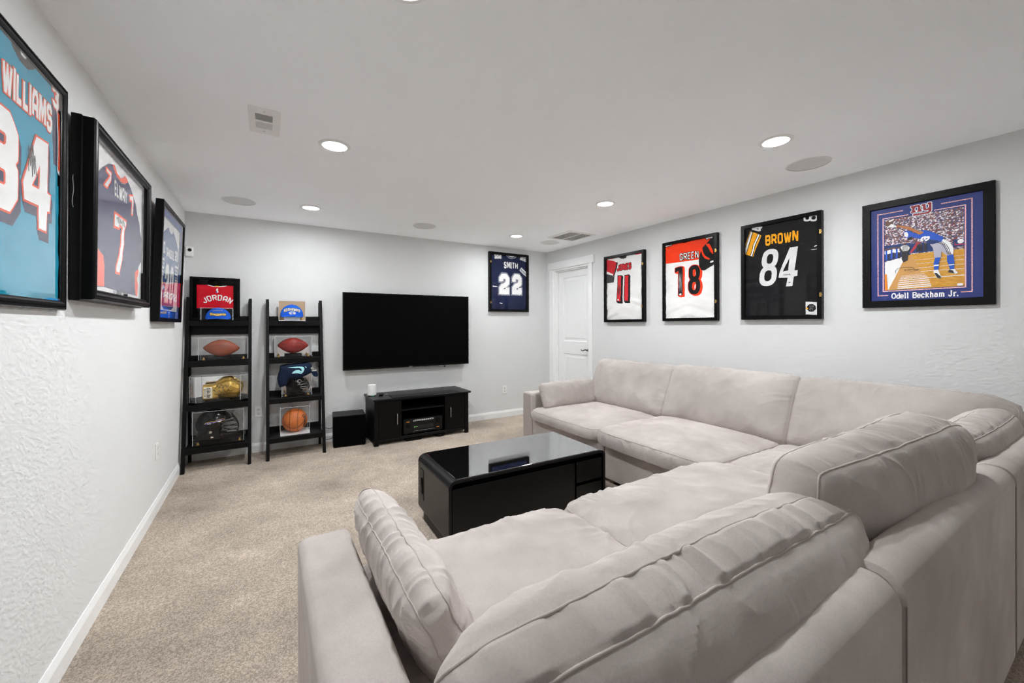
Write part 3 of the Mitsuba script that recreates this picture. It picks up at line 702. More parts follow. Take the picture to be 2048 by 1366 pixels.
# ================================================================== framed jerseys
# outlines in millimetres from the lower left corner of each frame, in the plane of its backing
TR = {
'jones_inner': [(7,817),(586,802),(558,20),(-9,18)],
'jones_body': [(11,821),(139,810),(222,805),(256,780),(306,767),(350,775),(355,797),(492,802),(583,801),(558,21),(-6,20)],
'jones_neck': [(216,808),(251,782),(306,765),(350,772),(350,787),(306,786),(261,801)],
'jones_red': [(10,793),(133,761),(200,732),(148,577),(5,652)],
'jones_edge': [(200,732),(219,728),(164,576),(145,493),(135,494),(148,577)],
'jones_band': [(5,652),(141,594),(137,577),(2,615)],
'jones_cuff': [(2,615),(137,577),(145,493),(-1,490)],
'jones_bar1': [(16,816),(136,807),(135,783),(16,796)],
'jones_bar2': [(489,799),(587,802),(577,782),(489,781)],
'jones_name': [(197,618),(431,612),(433,694),(216,707)],
'jones_one1': [(217,568),(278,562),(267,246),(199,251)],
'jones_one2': [(327,562),(388,561),(384,245),(316,249)],
'jones_oval': [(227,271)],
'jones_latch': [(613,663),(600,177)],
'green_inner': [(6,816),(568,809),(566,31),(3,31)],
'green_yoke': [(9,815),(111,817),(191,819),(251,803),(318,808),(415,819),(485,821),(560,815),(519,772),(461,724),(446,683),(418,611),(88,615),(5,622)],
'green_sleeve': [(568,807),(519,768),(465,724),(430,657),(418,600),(423,549),(445,502),(476,495),(567,537)],
'green_st1': [(454,722),(461,681),(484,634),(534,598),(519,597),(484,613),(461,641),(450,683)],
'green_st2': [(500,750),(527,745),(545,717),(566,671),(567,644),(545,668),(526,706),(504,735)],
'green_swoosh': [(537,566),(549,575),(569,579),(569,567),(545,561)],
'green_tl': [(20,817),(38,810),(75,818),(113,819),(107,805),(75,804),(38,798)],
'green_tr': [(489,813),(568,814),(560,800),(515,801),(504,792)],
'green_name': [(201,633),(414,628),(414,697),(201,699)],
'green_one': [(146,557),(203,565),(235,561),(231,266),(182,265),(186,529),(164,512),(146,511)],
'green_eight': [(302,560),(431,551),(429,268),(301,277)],
'green_red1': [(249,250),(180,254)],
'green_oval': [(208,277)],
'green_latch': [(602,669),(601,183)],
'brown_inner': [(7,823),(579,832),(580,32),(9,41)],
'brown_sleeve': [(73,788),(165,733),(150,694),(117,623),(95,556),(9,596),(19,639),(42,714)],
'brown_s1': [(80,781),(91,775),(65,694),(30,589),(17,597),(50,704)],
'brown_s2': [(141,748),(151,741),(108,647),(104,625),(86,561),(74,567),(95,634),(96,653)],
'brown_four': [(85,780),(171,766),(171,795),(85,819)],
'brown_eightside': [(489,784),(579,764),(579,817),(489,835)],
'brown_name': [(197,634),(448,634),(448,722),(197,725)],
'brown_eight': [(147,288),(280,288),(300,589),(179,601)],
'brown_four84': [(301,279),(445,267),(446,590),(301,607)],
'brown_four_shape': [(386,590),(446,590),(419,398),(442,399),(439,351),(414,350),(405,272),(357,273),(369,343),(299,349),(308,396)],
'brown_four_hole': [(384,507),(373,403),(333,399)],
'brown_sig': [(334,365),(388,374)],
'brown_card': [(500,139),(577,132),(576,32),(499,38)],
'brown_dash': [(564,572),(577,575)],
'brown_latch': [(607,676),(608,188)],
'smith_inner': [(48,825),(658,844),(665,27),(59,17)],
'smith_two1': [(153,233),(350,236),(351,563),(159,558)],
'smith_two2': [(368,237),(566,244),(564,568),(369,564)],
'smith_name': [(247,619),(483,622),(483,720),(247,709)],
'smith_stripe': [(545,658),(652,574),(650,509),(511,609)],
'smith_grey': [(537,641),(650,563),(649,523),(523,610)],
'smith_p1': [(97,752),(200,761),(200,819),(97,814)],
'smith_p2': [(531,760),(638,753),(638,818),(531,821)],
'smith_neck': [(291,820),(337,788),(384,780),(431,796),(464,827)],
'smith_d1': [(62,365),(140,361),(140,350),(62,352)],
'smith_d2': [(175,128),(223,122),(223,114),(175,119)],
'elway_body': [(124,541),(285,649),(342,666),(411,627),(483,621),(538,633),(592,660),(625,648),(688,616),(747,573),(765,540),(828,484),(878,357),(872,275),(812,230),(777,67),(239,74),(123,67),(114,234)],
'elway_collar': [(342,666),(372,673),(411,646),(469,639),(516,658),(537,672),(565,671),(592,658),(538,633),(483,621),(411,627),(361,650)],
'elway_name': [(374,528),(564,526),(579,603),(375,603)],
'elway_sl': [(247,619),(326,619),(316,579),(261,531),(223,534),(287,585),(304,600),(251,605)],
'elway_sr': [(615,594),(681,609),(693,582),(680,505),(654,499),(662,576),(621,569)],
'elway_seven': [(368,451),(567,450),(568,424),(541,385),(536,317),(486,198),(472,152),(386,150),(426,230),(469,302),(480,361),(488,389),(459,391),(460,375),(365,369)],
'elway_orl': [(114,234),(136,239),(234,214),(245,76),(123,69)],
'elway_orr': [(746,199),(813,223),(814,193),(789,167),(817,132),(810,90),(777,66),(752,63)],
'elway_plate': [(410,62),(622,59),(620,29),(411,28)],
'elway_inner': [(101,714),(871,729),(902,29),(121,26)],
'sanders_body': [(28,604),(146,657),(312,706),(352,726),(501,729),(526,710),(705,685),(816,608),(907,532),(973,358),(812,317),(875,144),(791,101),(364,91),(90,111)],
'sanders_inner': [(14,807),(978,813),(1105,22),(92,18)],
'sanders_mat': [(23,756),(941,773),(1023,81),(97,75)],
'sanders_name': [(335,501),(581,513),(564,593),(318,583)],
'sanders_numR': [(663,474),(828,495),(804,597),(641,572)],
'sanders_num': [(303,304),(671,178),(610,458),(327,453)],
'sanders_redband': [(59,274),(832,332)],
'sanders_plate': [(480,75),(642,75),(653,25),(491,23)],
'sanders_numL': [(59,471),(288,463),(270,552),(43,557)],
'williams_name': [(300,638),(616,630),(614,728),(299,725)],
'williams_four': [(508,576),(588,582),(589,515),(579,407),(606,404),(603,346),(582,343),(577,272),(525,273),(524,349),(429,346),(419,398),(450,461)],
'williams_fourh': [(530,490),(523,403),(474,403)],
'williams_three_out': [(276,575),(337,583),(376,539),(395,487),(353,441),(376,414),(379,397),(369,318),(324,281),(280,288)],
'williams_neck': [(344,821),(408,825),(512,827),(479,791),(380,778)],
'williams_shoulder3': [(612,815),(693,815),(694,765),(653,755),(618,782)],
'williams_sleeve': [(606,722),(674,746),(696,674),(703,554),(702,533),(632,527)],
'williams_edge': [(622,824),(693,819),(694,392),(690,33)],
'williams_inner': [(698,831),(716,27)],
'obj_blue': [(45,688),(564,693),(567,53),(50,48)],
'obj_photo': [(116,613),(494,613),(498,118),(118,118)],
'obj_b1': [(109,622),(500,623),(502,113),(111,110)],
'obj_b2': [(81,654),(526,657),(529,84),(87,81)],
'obj_gapT': [(214,650),(395,655)],
'obj_gapB': [(138,82),(479,89)],
'obj_ny': [(250,601),(356,598),(356,680),(248,679)],
'obj_name': [(153,62),(469,64),(469,102),(153,96)],
'obj_ball': [(123,575),(131,592),(145,606),(164,605),(168,595),(156,576),(139,561)],
'obj_glove': [(136,558),(140,572),(156,576),(181,556),(183,548),(156,552)],
'obj_arm': [(181,559),(211,553),(243,539),(271,519),(292,500),(315,489),(310,481),(294,475),(269,498),(237,522),(200,543),(183,548)],
'obj_helmet': [(216,497),(224,510),(237,513),(256,502),(261,481),(256,464),(242,460),(224,470)],
'obj_mask': [(221,504),(235,505),(242,485),(237,468),(221,478)],
'obj_torso': [(253,501),(297,474),(315,489),(302,502),(320,502),(364,475),(407,434),(396,411),(354,401),(330,415),(289,451),(261,463)],
'obj_num': [(279,446),(289,460),(315,457),(342,455),(347,444),(342,420),(330,415),(304,431)],
'obj_pants': [(344,402),(396,411),(404,428),(431,404),(445,372),(449,345),(446,323),(421,318),(395,348),(394,312),(364,313),(357,377)],
'obj_sockL': [(368,314),(393,312),(386,286),(382,235),(363,233),(360,275)],
'obj_sockR': [(420,319),(447,323),(452,277),(451,230),(433,230),(421,281)],
'obj_shoeL': [(361,233),(380,235),(395,185),(390,175),(378,180),(360,216)],
'obj_shoeR': [(431,230),(451,230),(467,206),(461,198),(424,213)],
'obj_bandL': [(361,266),(384,267),(383,259),(361,258)],
'obj_bandR': [(427,261),(451,262),(452,256),(428,254)],
'obj_white': [(117,315),(164,327),(207,339),(213,309),(174,208),(138,122),(116,123)],
'obj_tan': [(213,309),(258,343),(314,211),(349,130),(144,123),(174,208)],
'obj_horizon': [(117,315),(210,335),(253,352),(352,353),(495,351)],
'obj_wall': [(242,425),(315,422),(445,372),(447,415),(495,413),(495,371),(354,356),(247,359)],
'obj_pylon': [(119,232),(130,231),(135,120),(121,119)],
'obj_ref': [(199,406),(210,421),(237,416),(253,394),(247,377),(242,374),(237,313),(215,303),(207,328),(208,376),(194,389)],
'obj_oval': [(476,131)],
'obj_sig': [(180,238),(194,268),(234,267),(260,253),(221,245),(284,237)],
'obj_crowdL': [(117,435),(199,417),(207,339),(117,322)],
'obj_lines': [(210,215),(322,196),(199,134),(349,136)],
'obj_fl': [(395,185),(496,188),(317,188),(289,256),(496,256)],
'obj_pstripes': [(388,409),(417,376),(419,356),(431,320)],
}
def P_(name, d=0):
    g = Polygon([(a / 1000, b / 1000) for a, b in TR[name]]).buffer(0)
    return g.buffer(d, join_style="mitre", mitre_limit=2) if d else g
def B_(name):
    return P_(name).bounds

def mount(side, a0, z0, lean=0.0, gap=.003):
    """The matrix from a frame's own axes (x right, y up, z out of the wall) to the room."""
    M = wallM(side, a0, z0); th = math.radians(lean)
    L = np.eye(4); L[:3, :3] = [[1, 0, 0], [0, math.cos(th), -math.sin(th)], [0, math.sin(th), math.cos(th)]]; L[2, 3] = gap
    return M @ L

class Framed:
    def __init__(self, label, M, W, H, depth, bar, base, seed=0, wr=.0035, u0=0.0, glass=True, satin="frame_black", cat_="framed jersey", profile=None, group="framed sports jerseys on the walls", name="framed_jersey", rabbet=.006):
        self.M, self.base, self.seed, self.wr, self.W, self.H = M, base, seed, wr, W, H
        self.k = thing(name, label, cat_, group)
        ins = profile or [(0, 0, depth)]
        outer = sbox(u0, 0, W, H); inner = sbox(u0 + bar, bar, W - bar, H - bar)
        if profile is None:                                          # a square box frame with eased outer edges
            V = []
            ring = [(u0, 0, 0.), (u0, 0, depth - .002), (u0 + .002, .002, depth), (u0 + bar - .0015, bar - .0015, depth), (u0 + bar, bar, depth - .0015), (u0 + bar, bar, .001)]
        else:
            ring = [(u0 + a, a, z) for a, z in profile]
        R = []
        for (a, b, z) in ring:
            i = a - u0
            R.append([(u0 + i, i, z), (W - i, i, z), (W - i, H - i, z), (u0 + i, H - i, z)])
        V = np.array(R).reshape(-1, 3); F = []
        for q in range(len(ring) - 1):
            for i in range(4):
                j = (i + 1) % 4
                F += [[4 * q + i, 4 * q + j, 4 * q + 4 + j], [4 * q + i, 4 * q + 4 + j, 4 * q + 4 + i]]
        tris = trimesh.Trimesh(V, np.array(F), process=False).triangles.reshape(-1, 3)
        fm = trimesh.Trimesh(tris, np.arange(len(tris)).reshape(-1, 3), process=False)
        part(self.k, "frame", xf(fm, M), satin, False)
        part(self.k, "backing", xf(bx(u0 + .004, W - .004, .004, H - .004, .0005, .0045), M), "matte_black", False)
        if glass:
            gz = glass if glass is not True else depth - rabbet
            g = trimesh.Trimesh(np.array([(u0 + bar - .001, bar - .001, gz), (W - bar + .001, bar - .001, gz), (W - bar + .001, H - bar + .001, gz), (u0 + bar - .001, H - bar + .001, gz)]), np.array([[0, 1, 2], [0, 2, 3]]), process=False)
            self.glass = part(self.k, "glass", xf(g, M), "pane" if M[0, 2] > .5 else "pane_clear", False)
    def z(self, layer):
        s, wr, b = self.seed, self.wr, self.base
        def f(u, v):
            q = np.c_[u * 7 + 2 * v, v * 9, np.full(len(u), s + .5)]
            d = meshkit.fbm(q, 3, s) - .5
            sw = meshkit.noise(np.c_[u * 3.5, v * 26 + 9 * np.abs(u - .3), np.full(len(u), s * 2.)], s + 4) - .5
            low = np.clip((.45 - v) / .4, 0, 1)
            return b + wr * (d * 1.6 + sw * (.5 + 1.3 * low)) + .0011 * layer
        return f
    def put(self, name, geom, bsdf, layer=1, step=.014, label=None, parent=None, thick=.001, clip=None):
        if clip is not None: geom = geom.intersection(clip)
        m = sheet(geom, step, self.z(layer), thick)
        return part(parent or self.k, name, xf(m, self.M), bsdf, 50, label)
    def latch(self, u, v, side=None):
        """A brass catch on the frame's front and outer side."""
        return part(self.k, "latch", xf(cat(bx(u - .007, u + .007, v - .017, v + .017, self.D - .002, self.D + .003, .001), bx(u - .004, u + .012, v - .006, v + .006, self.D, self.D + .005, .001)), self.M), "gold_metal", 30, "small brass latch")

for n_, c_ in {"cl_navy": "#131c3e", "cl_white": "#ecebea", "cl_grey": "#a9abb4", "cl_red": "#c8202c", "cl_redbright": "#d8232f", "cl_black": "#0e0d0f", "cl_char": "#3a3a3c", "cl_orange": "#f1390f", "cl_yellow": "#f5a81c",
               "cl_teal": "#0a93b0", "cl_aqua": "#0f8fa6", "cl_coral": "#e2512f", "cl_plum": "#2e3050", "cl_denver": "#1d1a52", "cl_sun": "#f4512c", "cl_silver": "#dcdcdc", "cl_lion": "#3c5a8c", "cl_jor": "#cf1026", "cl_royal": "#1d55c0", "cl_stitch": "#c3c4ca"}.items():
    cloth(n_, c_)
mat("ink", "#1a1a20", .5)
mat("ink_silver", "#9a9a9c", .4)
mat("card_white", "#f2f2f0", .5)
mat("mat_board", "#e9e7e8", .8, spec=.1)
mat("mat_blue", "#33569c", .8, spec=.1)
mat("mat_blue_bottom", "#1c4fb0", .8, spec=.1)

# --- navy jersey, number 22, back wall
f = Framed("black framed navy jersey with white number 22, right of the television", mount("B", 2.664, 1.515), .66, .843, .045, .034, .016, 1); f.D = .045
WIN = sbox(.034, .034, .626, .809)
b = f.put("jersey", sbox(.04, .036, .622, .80), "cl_navy", 0, .016)
for nm in ("smith_two1", "smith_two2"):
    x0, y0, x1, y1 = B_(nm)
    d = text("2", .27, font=GL)
    core = fit(d, x0 + .024, y0 + .024, x1 - .024, y1 - .024)
    f.put("number", core.buffer(.022, join_style="mitre"), "cl_grey", 1, .012, None, b)
    f.put("number", core.buffer(.014, join_style="mitre"), "cl_navy", 2, .012, None, b)
    f.put("number", core.buffer(.008, join_style="mitre"), "cl_white", 3, .012, None, b)
x0, y0, x1, y1 = B_("smith_name")
f.put("lettering", fit(text("SMITH", .26, .16), x0, y0 + .004, x1, y1), "cl_white", 2, .01, None, b)
st, gy = P_("smith_stripe"), P_("smith_grey")
f.put("stripe", st.intersection(WIN), "cl_white", 1, .012, None, b); f.put("stripe", gy.intersection(WIN), "cl_grey", 2, .012, None, b)
for nm, an in (("smith_p1", 4), ("smith_p2", -14)):
    x0, y0, x1, y1 = B_(nm)
    t = fit(text("22", .24, .2), x0, y0 + .006, x1, y1)
    t = affinity.rotate(t, an, "center")
    f.put("shoulder_number", t.buffer(.007, join_style="mitre").intersection(WIN), "cl_grey", 1, .01, None, b); f.put("shoulder_number", t.intersection(WIN), "cl_white", 2, .01, None, b)
nk = LineString([(a / 1000, c / 1000) for a, c in TR["smith_neck"]])
f.put("collar", nk.buffer(.014, cap_style="flat").intersection(WIN), "cl_grey", 1, .01, None, b); f.put("collar", nk.buffer(.005, cap_style="flat").intersection(WIN), "cl_navy", 2, .01, None, b)
f.put("collar", LineString([(.31, .822), (.36, .802), (.4, .803), (.44, .826)]).buffer(.008, cap_style="flat").intersection(WIN), "cl_white", 2, .01, None, b)
f.put("patch", P_("smith_d1"), "cl_white", 2, .01, None, b); f.put("patch", P_("smith_d2"), "cl_white", 2, .01, None, b)
f.put("signature", scrawl(.2, .39, .245, .43, 3, .0014, 4), "ink", 4, .01, "small black signature", b)
f.latch(.018, .70); f.latch(.018, .128)

# --- white and red jersey, number 11
f = Framed("black framed white jersey with red number 11, next to the door", mount("R", 3.715, 1.357), .63, .822, .045, .03, .019, 2, .0115); f.D = .045
WIN = sbox(.03, .03, .60, .792)
b = f.put("jersey", P_("jones_body").union(sbox(.03, .03, .58, .6)).intersection(sbox(.032, .03, .585, .79)), "cl_white", 0, .013)
f.put("collar", P_("jones_neck").buffer(.004).intersection(WIN), "cl_black", 1, .01, None, b)
f.put("collar", Polygon([(.235, .79), (.27, .768), (.33, .772), (.352, .79)]).intersection(WIN), "cl_char", 2, .01, None, b)
s_ = f.put("sleeve", P_("jones_red").intersection(WIN), "cl_red", 2, .014, "red sleeve folded forward", b)
f.put("sleeve_edge", P_("jones_edge").intersection(WIN), "cl_black", 3, .012, None, b)
f.put("sleeve_band", P_("jones_band").intersection(WIN), "cl_white", 3, .012, None, b); f.put("cuff", P_("jones_cuff").intersection(WIN), "cl_char", 2, .012, None, b)
f.put("shoulder_stripe", P_("jones_bar1").intersection(WIN), "cl_redbright", 3, .012, None, b); f.put("shoulder_stripe", P_("jones_bar2").intersection(WIN), "cl_redbright", 1, .012, None, b)
x0, y0, x1, y1 = B_("jones_name")
t = fit(text("JONES", .3, .12), x0 + .008, y0 + .012, x1 - .004, y1 - .006)
f.put("lettering", t.buffer(.005, join_style="mitre"), "cl_black", 2, .01, None, b); f.put("lettering", t, "cl_redbright", 3, .01, None, b)
for nm in ("jones_one1", "jones_one2"):
    g = P_(nm)
    sh = unary_union([affinity.translate(g, .02 * q, -.018 * q) for q in np.linspace(0, 1, 8)])
    f.put("number", sh.buffer(.004, join_style="mitre"), "cl_black", 1, .012, None, b); f.put("number", g.buffer(-.006, join_style="mitre"), "cl_redbright", 2, .012, None, b)
f.put("sticker", affinity.scale(Point(.227, .271).buffer(.011), 1.2, .85), "card_white", 4, .008, None, b)
f.put("signature", scrawl(.222, .30, .25, .47, 5, .0014, 5), "ink", 4, .008, None, b)
f.latch(.614, .663); f.latch(.604, .177)

# --- orange, black and white jersey, number 18
f = Framed("black framed white jersey with orange yoke and black number 18", mount("R", 2.84, 1.362), .618, .84, .04, .03, .0165, 3, .0085); f.D = .04
WIN = sbox(.03, .03, .588, .81)
b = f.put("jersey", sbox(.031, .03, .586, .64), "cl_white", 0, .014)
f.put("yoke", P_("green_yoke").intersection(WIN), "cl_orange", 1, .013, "orange yoke", b)
s_ = f.put("sleeve", P_("green_sleeve").buffer(.001).union(sbox(.56, .54, .588, .8)).intersection(WIN), "cl_black", 3, .013, "black sleeve folded forward", b)
f.put("stripe", P_("green_st1").buffer(.003).intersection(WIN), "cl_orange", 4, .01, None, b); f.put("stripe", P_("green_st2").buffer(.003).intersection(WIN), "cl_orange", 4, .01, None, b)
f.put("emblem", P_("green_swoosh").buffer(.002).intersection(WIN), "card_white", 5, .008, None, b)
for nm in ("green_tl", "green_tr"):
    f.put("shoulder_number", P_(nm).buffer(.006).intersection(WIN), "cl_black", 2, .01, None, b); f.put("shoulder_number", P_(nm).buffer(.001).intersection(WIN), "cl_white", 3, .01, None, b)
x0, y0, x1, y1 = B_("green_name")
t = fit(text("GREEN", .17, .22), x0, y0, x1, y1)
f.put("lettering", t.buffer(.0045, join_style="mitre"), "cl_black", 2, .01, None, b); f.put("lettering", t, "cl_white", 3, .01, None, b)
def eight(x0, y0, x1, y1, w):
    g = []
    for a, b, k in ((y0, y0 + .56 * (y1 - y0), 1.0), (y0 + .47 * (y1 - y0), y1, .94)):
        hw, hh, cx, cy = (x1 - x0) / 2 * k, (b - a) / 2, (x0 + x1) / 2, (a + b) / 2
        t = np.linspace(0, 2 * np.pi, 60)[:-1]
        def el(p, q): return Polygon(np.c_[cx + p * np.sign(np.cos(t)) * np.abs(np.cos(t)) ** .8, cy + q * np.sign(np.sin(t)) * np.abs(np.sin(t)) ** .8])
        g.append((el(hw, hh), el(max(hw - w, .004), max(hh - w * .95, .006))))
    return unary_union([q[0] for q in g]) - g[0][1] - g[1][1]
x0, y0, x1, y1 = B_("green_eight")
e8 = eight(x0, y0, x1, y1, .043)
for g in (P_("green_one"), e8):
    sh = unary_union([affinity.translate(g, .019 * q, -.012 * q) for q in np.linspace(0, 1, 8)]).buffer(.006)
    f.put("number", sh, "cl_orange", 1, .012, None, b); f.put("number", g, "cl_black", 2, .012, None, b)
f.put("signature", scrawl(.188, .28, .226, .52, 8, .0018, 6), "ink_silver", 3, .008, "silver signature", b)
f.put("sticker", affinity.scale(Point(.208, .277).buffer(.012), 1.2, .85), "card_white", 4, .008, None, b)
f.latch(.604, .669); f.latch(.604, .183)

# --- black jersey, number 84
f = Framed("black framed black jersey with white number 84 and yellow name", mount("R", 1.996, 1.366), .614, .842, .042, .03, .017, 4, .005); f.D = .042
WIN = sbox(.03, .03, .584, .812)
b = f.put("jersey", WIN.buffer(-.002), "cl_black", 0, .016)
f.put("sleeve_stripes", P_("brown_sleeve").intersection(WIN), "cl_yellow", 1, .012, "yellow and white sleeve stripes", b)
for nm in ("brown_s1", "brown_s2"):
    f.put("sleeve_stripes", P_(nm, .005).intersection(P_("brown_sleeve")).intersection(WIN), "cl_black", 2, .01, None, b); f.put("sleeve_stripes", P_(nm).intersection(WIN), "cl_white", 3, .01, None, b)
x0, y0, x1, y1 = B_("brown_four")
f.put("shoulder_number", affinity.translate(affinity.rotate(fit(text("4", .26), -.02, -.043, .02, .043), 84, (0, 0)), (x0 + x1) / 2, (y0 + y1) / 2), "cl_silver", 3, .01, None, b)
x0, y0, x1, y1 = B_("brown_eightside")
f.put("shoulder_number", affinity.translate(affinity.rotate(eight(-.028, -.05, .028, .05, .014), 80, (0, 0)), (x0 + x1) / 2, (y0 + y1) / 2).intersection(WIN), "cl_silver", 2, .01, None, b)
x0, y0, x1, y1 = B_("brown_name")
f.put("lettering", fit(text("BROWN", .26, .14, rounded=False), x0, y0, x1, y1), "cl_yellow", 2, .01, None, b)
x0, y0, x1, y1 = B_("brown_eight")
e8 = fit(affinity.skew(eight(x0, y0, x1, y1, .044), 7, 0), x0, y0, x1, y1)
f.put("number", e8, "cl_silver", 2, .012, None, b)
f.put("number", P_("brown_four_shape") - P_("brown_four_hole"), "cl_silver", 2, .012, None, b)
f.put("signature", scrawl(.334, .362, .39, .378, 9, .002, 6), "ink", 3, .008, None, b); f.put("patch", sbox(.376, .302, .392, .307), "ink", 3, .008, None, b)
f.put("patch", P_("brown_dash").buffer(.006) if len(TR["brown_dash"]) > 2 else LineString([(.562, .571), (.578, .577)]).buffer(.004), "card_white", 2, .008, None, b)
cd = f.put("card_holder", P_("brown_card").intersection(WIN), "cl_silver", 3, .012, "clear card holder with a dark card", b)
f.put("card", affinity.rotate(Point(.539, .088).buffer(.032, quad_segs=2), 22), "cl_black", 4, .01, None, b); f.put("card", Point(.51, .085).buffer(.007), "cl_yellow", 5, .006, None, b)
f.put("card", scrawl(.525, .06, .553, .115, 2, .0015, 4), "ink_silver", 5, .008, None, b)
f.latch(.607, .676); f.latch(.607, .188)

# --- teal jersey, number 34, at the left edge
PR_BEAD = [(0, 0), (0, .016), (.004, .022), (.009, .023), (.013, .018), (.017, .0225), (.024, .0235), (.03, .020), (.034, .017), (.034, .002)]
f = Framed("black framed teal jersey with white number 34, cut by the photo's left edge", mount("L", 1.49, 1.385, .4), .70, .836, .03, .034, .0085, 5, .0022, u0=.11, profile=PR_BEAD, glass=.0165); f.D = .03
WIN = sbox(.144, .034, .666, .802)
b = f.put("jersey", WIN.buffer(-.001) - sbox(.655, .0, .7, .8) | sbox(.60, .034, .664, .46), "cl_teal", 0, .014)
OFF = -.035
def wsh(g): return affinity.translate(g, OFF * .55, 0)
x0, y0, x1, y1 = B_("williams_name")
t = wsh(affinity.skew(fit(text("WILLIAMS", .25, .14), x0, y0, x1, y1), 0, 0))
t2 = wsh(fit(text("R.", .25, .14), x0 - .085, y0, x0 - .018, y1))
for q in (t2, t):
    f.put("lettering", q.buffer(.004, join_style="mitre"), "cl_coral", 2, .01, None, b); f.put("lettering", q, "cl_white", 3, .01, None, b)
four = P_("williams_four") - P_("williams_fourh")
three = fit(text("3", .32), .195, .284, .388, .582)
for g in (three, four):
    g = wsh(g)
    sh = unary_union([affinity.translate(g, .016 * q, -.03 * q) for q in np.linspace(0, 1, 8)])
    f.put("number", sh.buffer(.008, join_style="mitre").intersection(WIN), "cl_plum", 1, .012, None, b); f.put("number", g.buffer(.007, join_style="mitre"), "cl_coral", 2, .012, None, b); f.put("number", g, "cl_white", 3, .012, None, b)
f.put("signature", wsh(scrawl(.45, .42, .50, .55, 6, .002, 4)), "ink", 4, .008, None, b)
f.put("collar", wsh(Polygon([(.34, .81), (.5, .81), (.488, .79), (.45, .77), (.40, .772), (.36, .79)])).intersection(WIN), "cl_char", 1, .01, None, b)
f.put("collar", wsh(Polygon([(.40, .803), (.44, .803), (.43, .793), (.405, .793)])).intersection(WIN), "card_white", 2, .01, None, b)
for p, d, col, ly in (([(.60, .74), (.64, .735), (.655, .65), (.65, .53), (.622, .53), (.612, .64)], 0, "cl_plum", 1), ([(.634, .738), (.655, .728), (.664, .65), (.664, .50), (.646, .51), (.648, .62)], 0, "cl_white", 2), ([(.642, .732), (.655, .724), (.661, .64), (.661, .515), (.65, .52), (.653, .62)], 0, "cl_coral", 3)):
    f.put("sleeve_stripe", Polygon(p).intersection(WIN), col, ly, .01, None, b)
s3 = affinity.translate(affinity.rotate(fit(text("3", .3), -.024, -.04, .024, .04), 0, (0, 0)), .628, .775)
f.put("shoulder_number", s3.buffer(.005).intersection(WIN), "cl_coral", 1, .01, None, b); f.put("shoulder_number", s3.intersection(WIN), "cl_white", 2, .01, None, b)

# --- dark orange-trimmed jersey, number 7
PR_BOX = [(0, 0), (0, .03), (.004, .034), (.004, .066), (.008, .072), (.014, .075), (.018, .070), (.024, .074), (.032, .073), (.038, .066), (.042, .068), (.048, .062), (.048, .004)]
f = Framed("deep black shadow-box frame with dark orange-collared jersey numbered 7 on white matting", mount("L", 2.28, 1.43, .6), .93, .75, .075, .048, .040, 6, .003, profile=PR_BOX, glass=.058); f.D = .075
part(f.k, "mat_board", xf(bx(.046, .884, .046, .704, .034, .0375), f.M), "mat_board", False, "white mat board")
WIN = sbox(.048, .048, .882, .702)
body = Polygon([(.060, .36), (.085, .47), (.124, .541), (.20, .602), (.285, .649), (.342, .666), (.361, .650), (.411, .627), (.483, .617), (.538, .630), (.592, .658), (.625, .648), (.688, .616), (.747, .573), (.765, .540), (.828, .484), (.868, .40), (.878, .357), (.872, .275), (.812, .23), (.777, .067), (.239, .074), (.15, .068), (.12, .24), (.066, .28)]).buffer(0)
b = f.put("jersey", body.intersection(WIN), "cl_denver", 0, .014)
f.put("collar", P_("elway_collar"), "cl_sun", 1, .01, "orange collar", b)
x0, y0, x1, y1 = B_("elway_name")
f.put("lettering", affinity.skew(fit(text("ELWAY", .22, .14), x0 - .005, y0 + .002, x1 - .01, y1), 0, 0), "cl_white", 2, .01, None, b)
for nm in ("elway_sl", "elway_sr"):
    f.put("shoulder_number", P_(nm).buffer(.006).intersection(WIN), "cl_sun", 1, .01, None, b); f.put("shoulder_number", P_(nm).buffer(-.003).intersection(WIN), "cl_white", 2, .01, None, b)
f.put("number", P_("elway_seven"), "cl_sun", 1, .012, None, b); f.put("number", P_("elway_seven", -.012), "cl_white", 2, .012, None, b)
f.put("signature", scrawl(.40, .40, .53, .44, 4, .002, 5), "ink", 3, .01, None, b)
f.put("side_panel", P_("elway_orl").union(Polygon([(.114, .234), (.136, .239), (.13, .07), (.123, .069)])).intersection(WIN), "cl_sun", 1, .012, "orange side panel", b)
f.put("side_panel", P_("elway_orr").intersection(WIN), "cl_sun", 1, .012, "orange side panel", b)
f.put("name_plate", sbox(.43, .049, .605, .071), "frame_satin", 1, .02, "black engraved plate"); f.put("name_plate", sbox(.495, .054, .53, .066), "ink_silver", 2, .01); f.put("certificate", sbox(.385, .05, .42, .068), "cl_grey", 1, .01)
part(f.k, "hanging_wire", xf(tube(spline([(-.004, .50, .01), (-.012, .47, .012), (-.006, .44, .012), (-.010, .40, .01), (-.006, .37, .012)], 30), .0012, 5), f.M), "nickel", True)

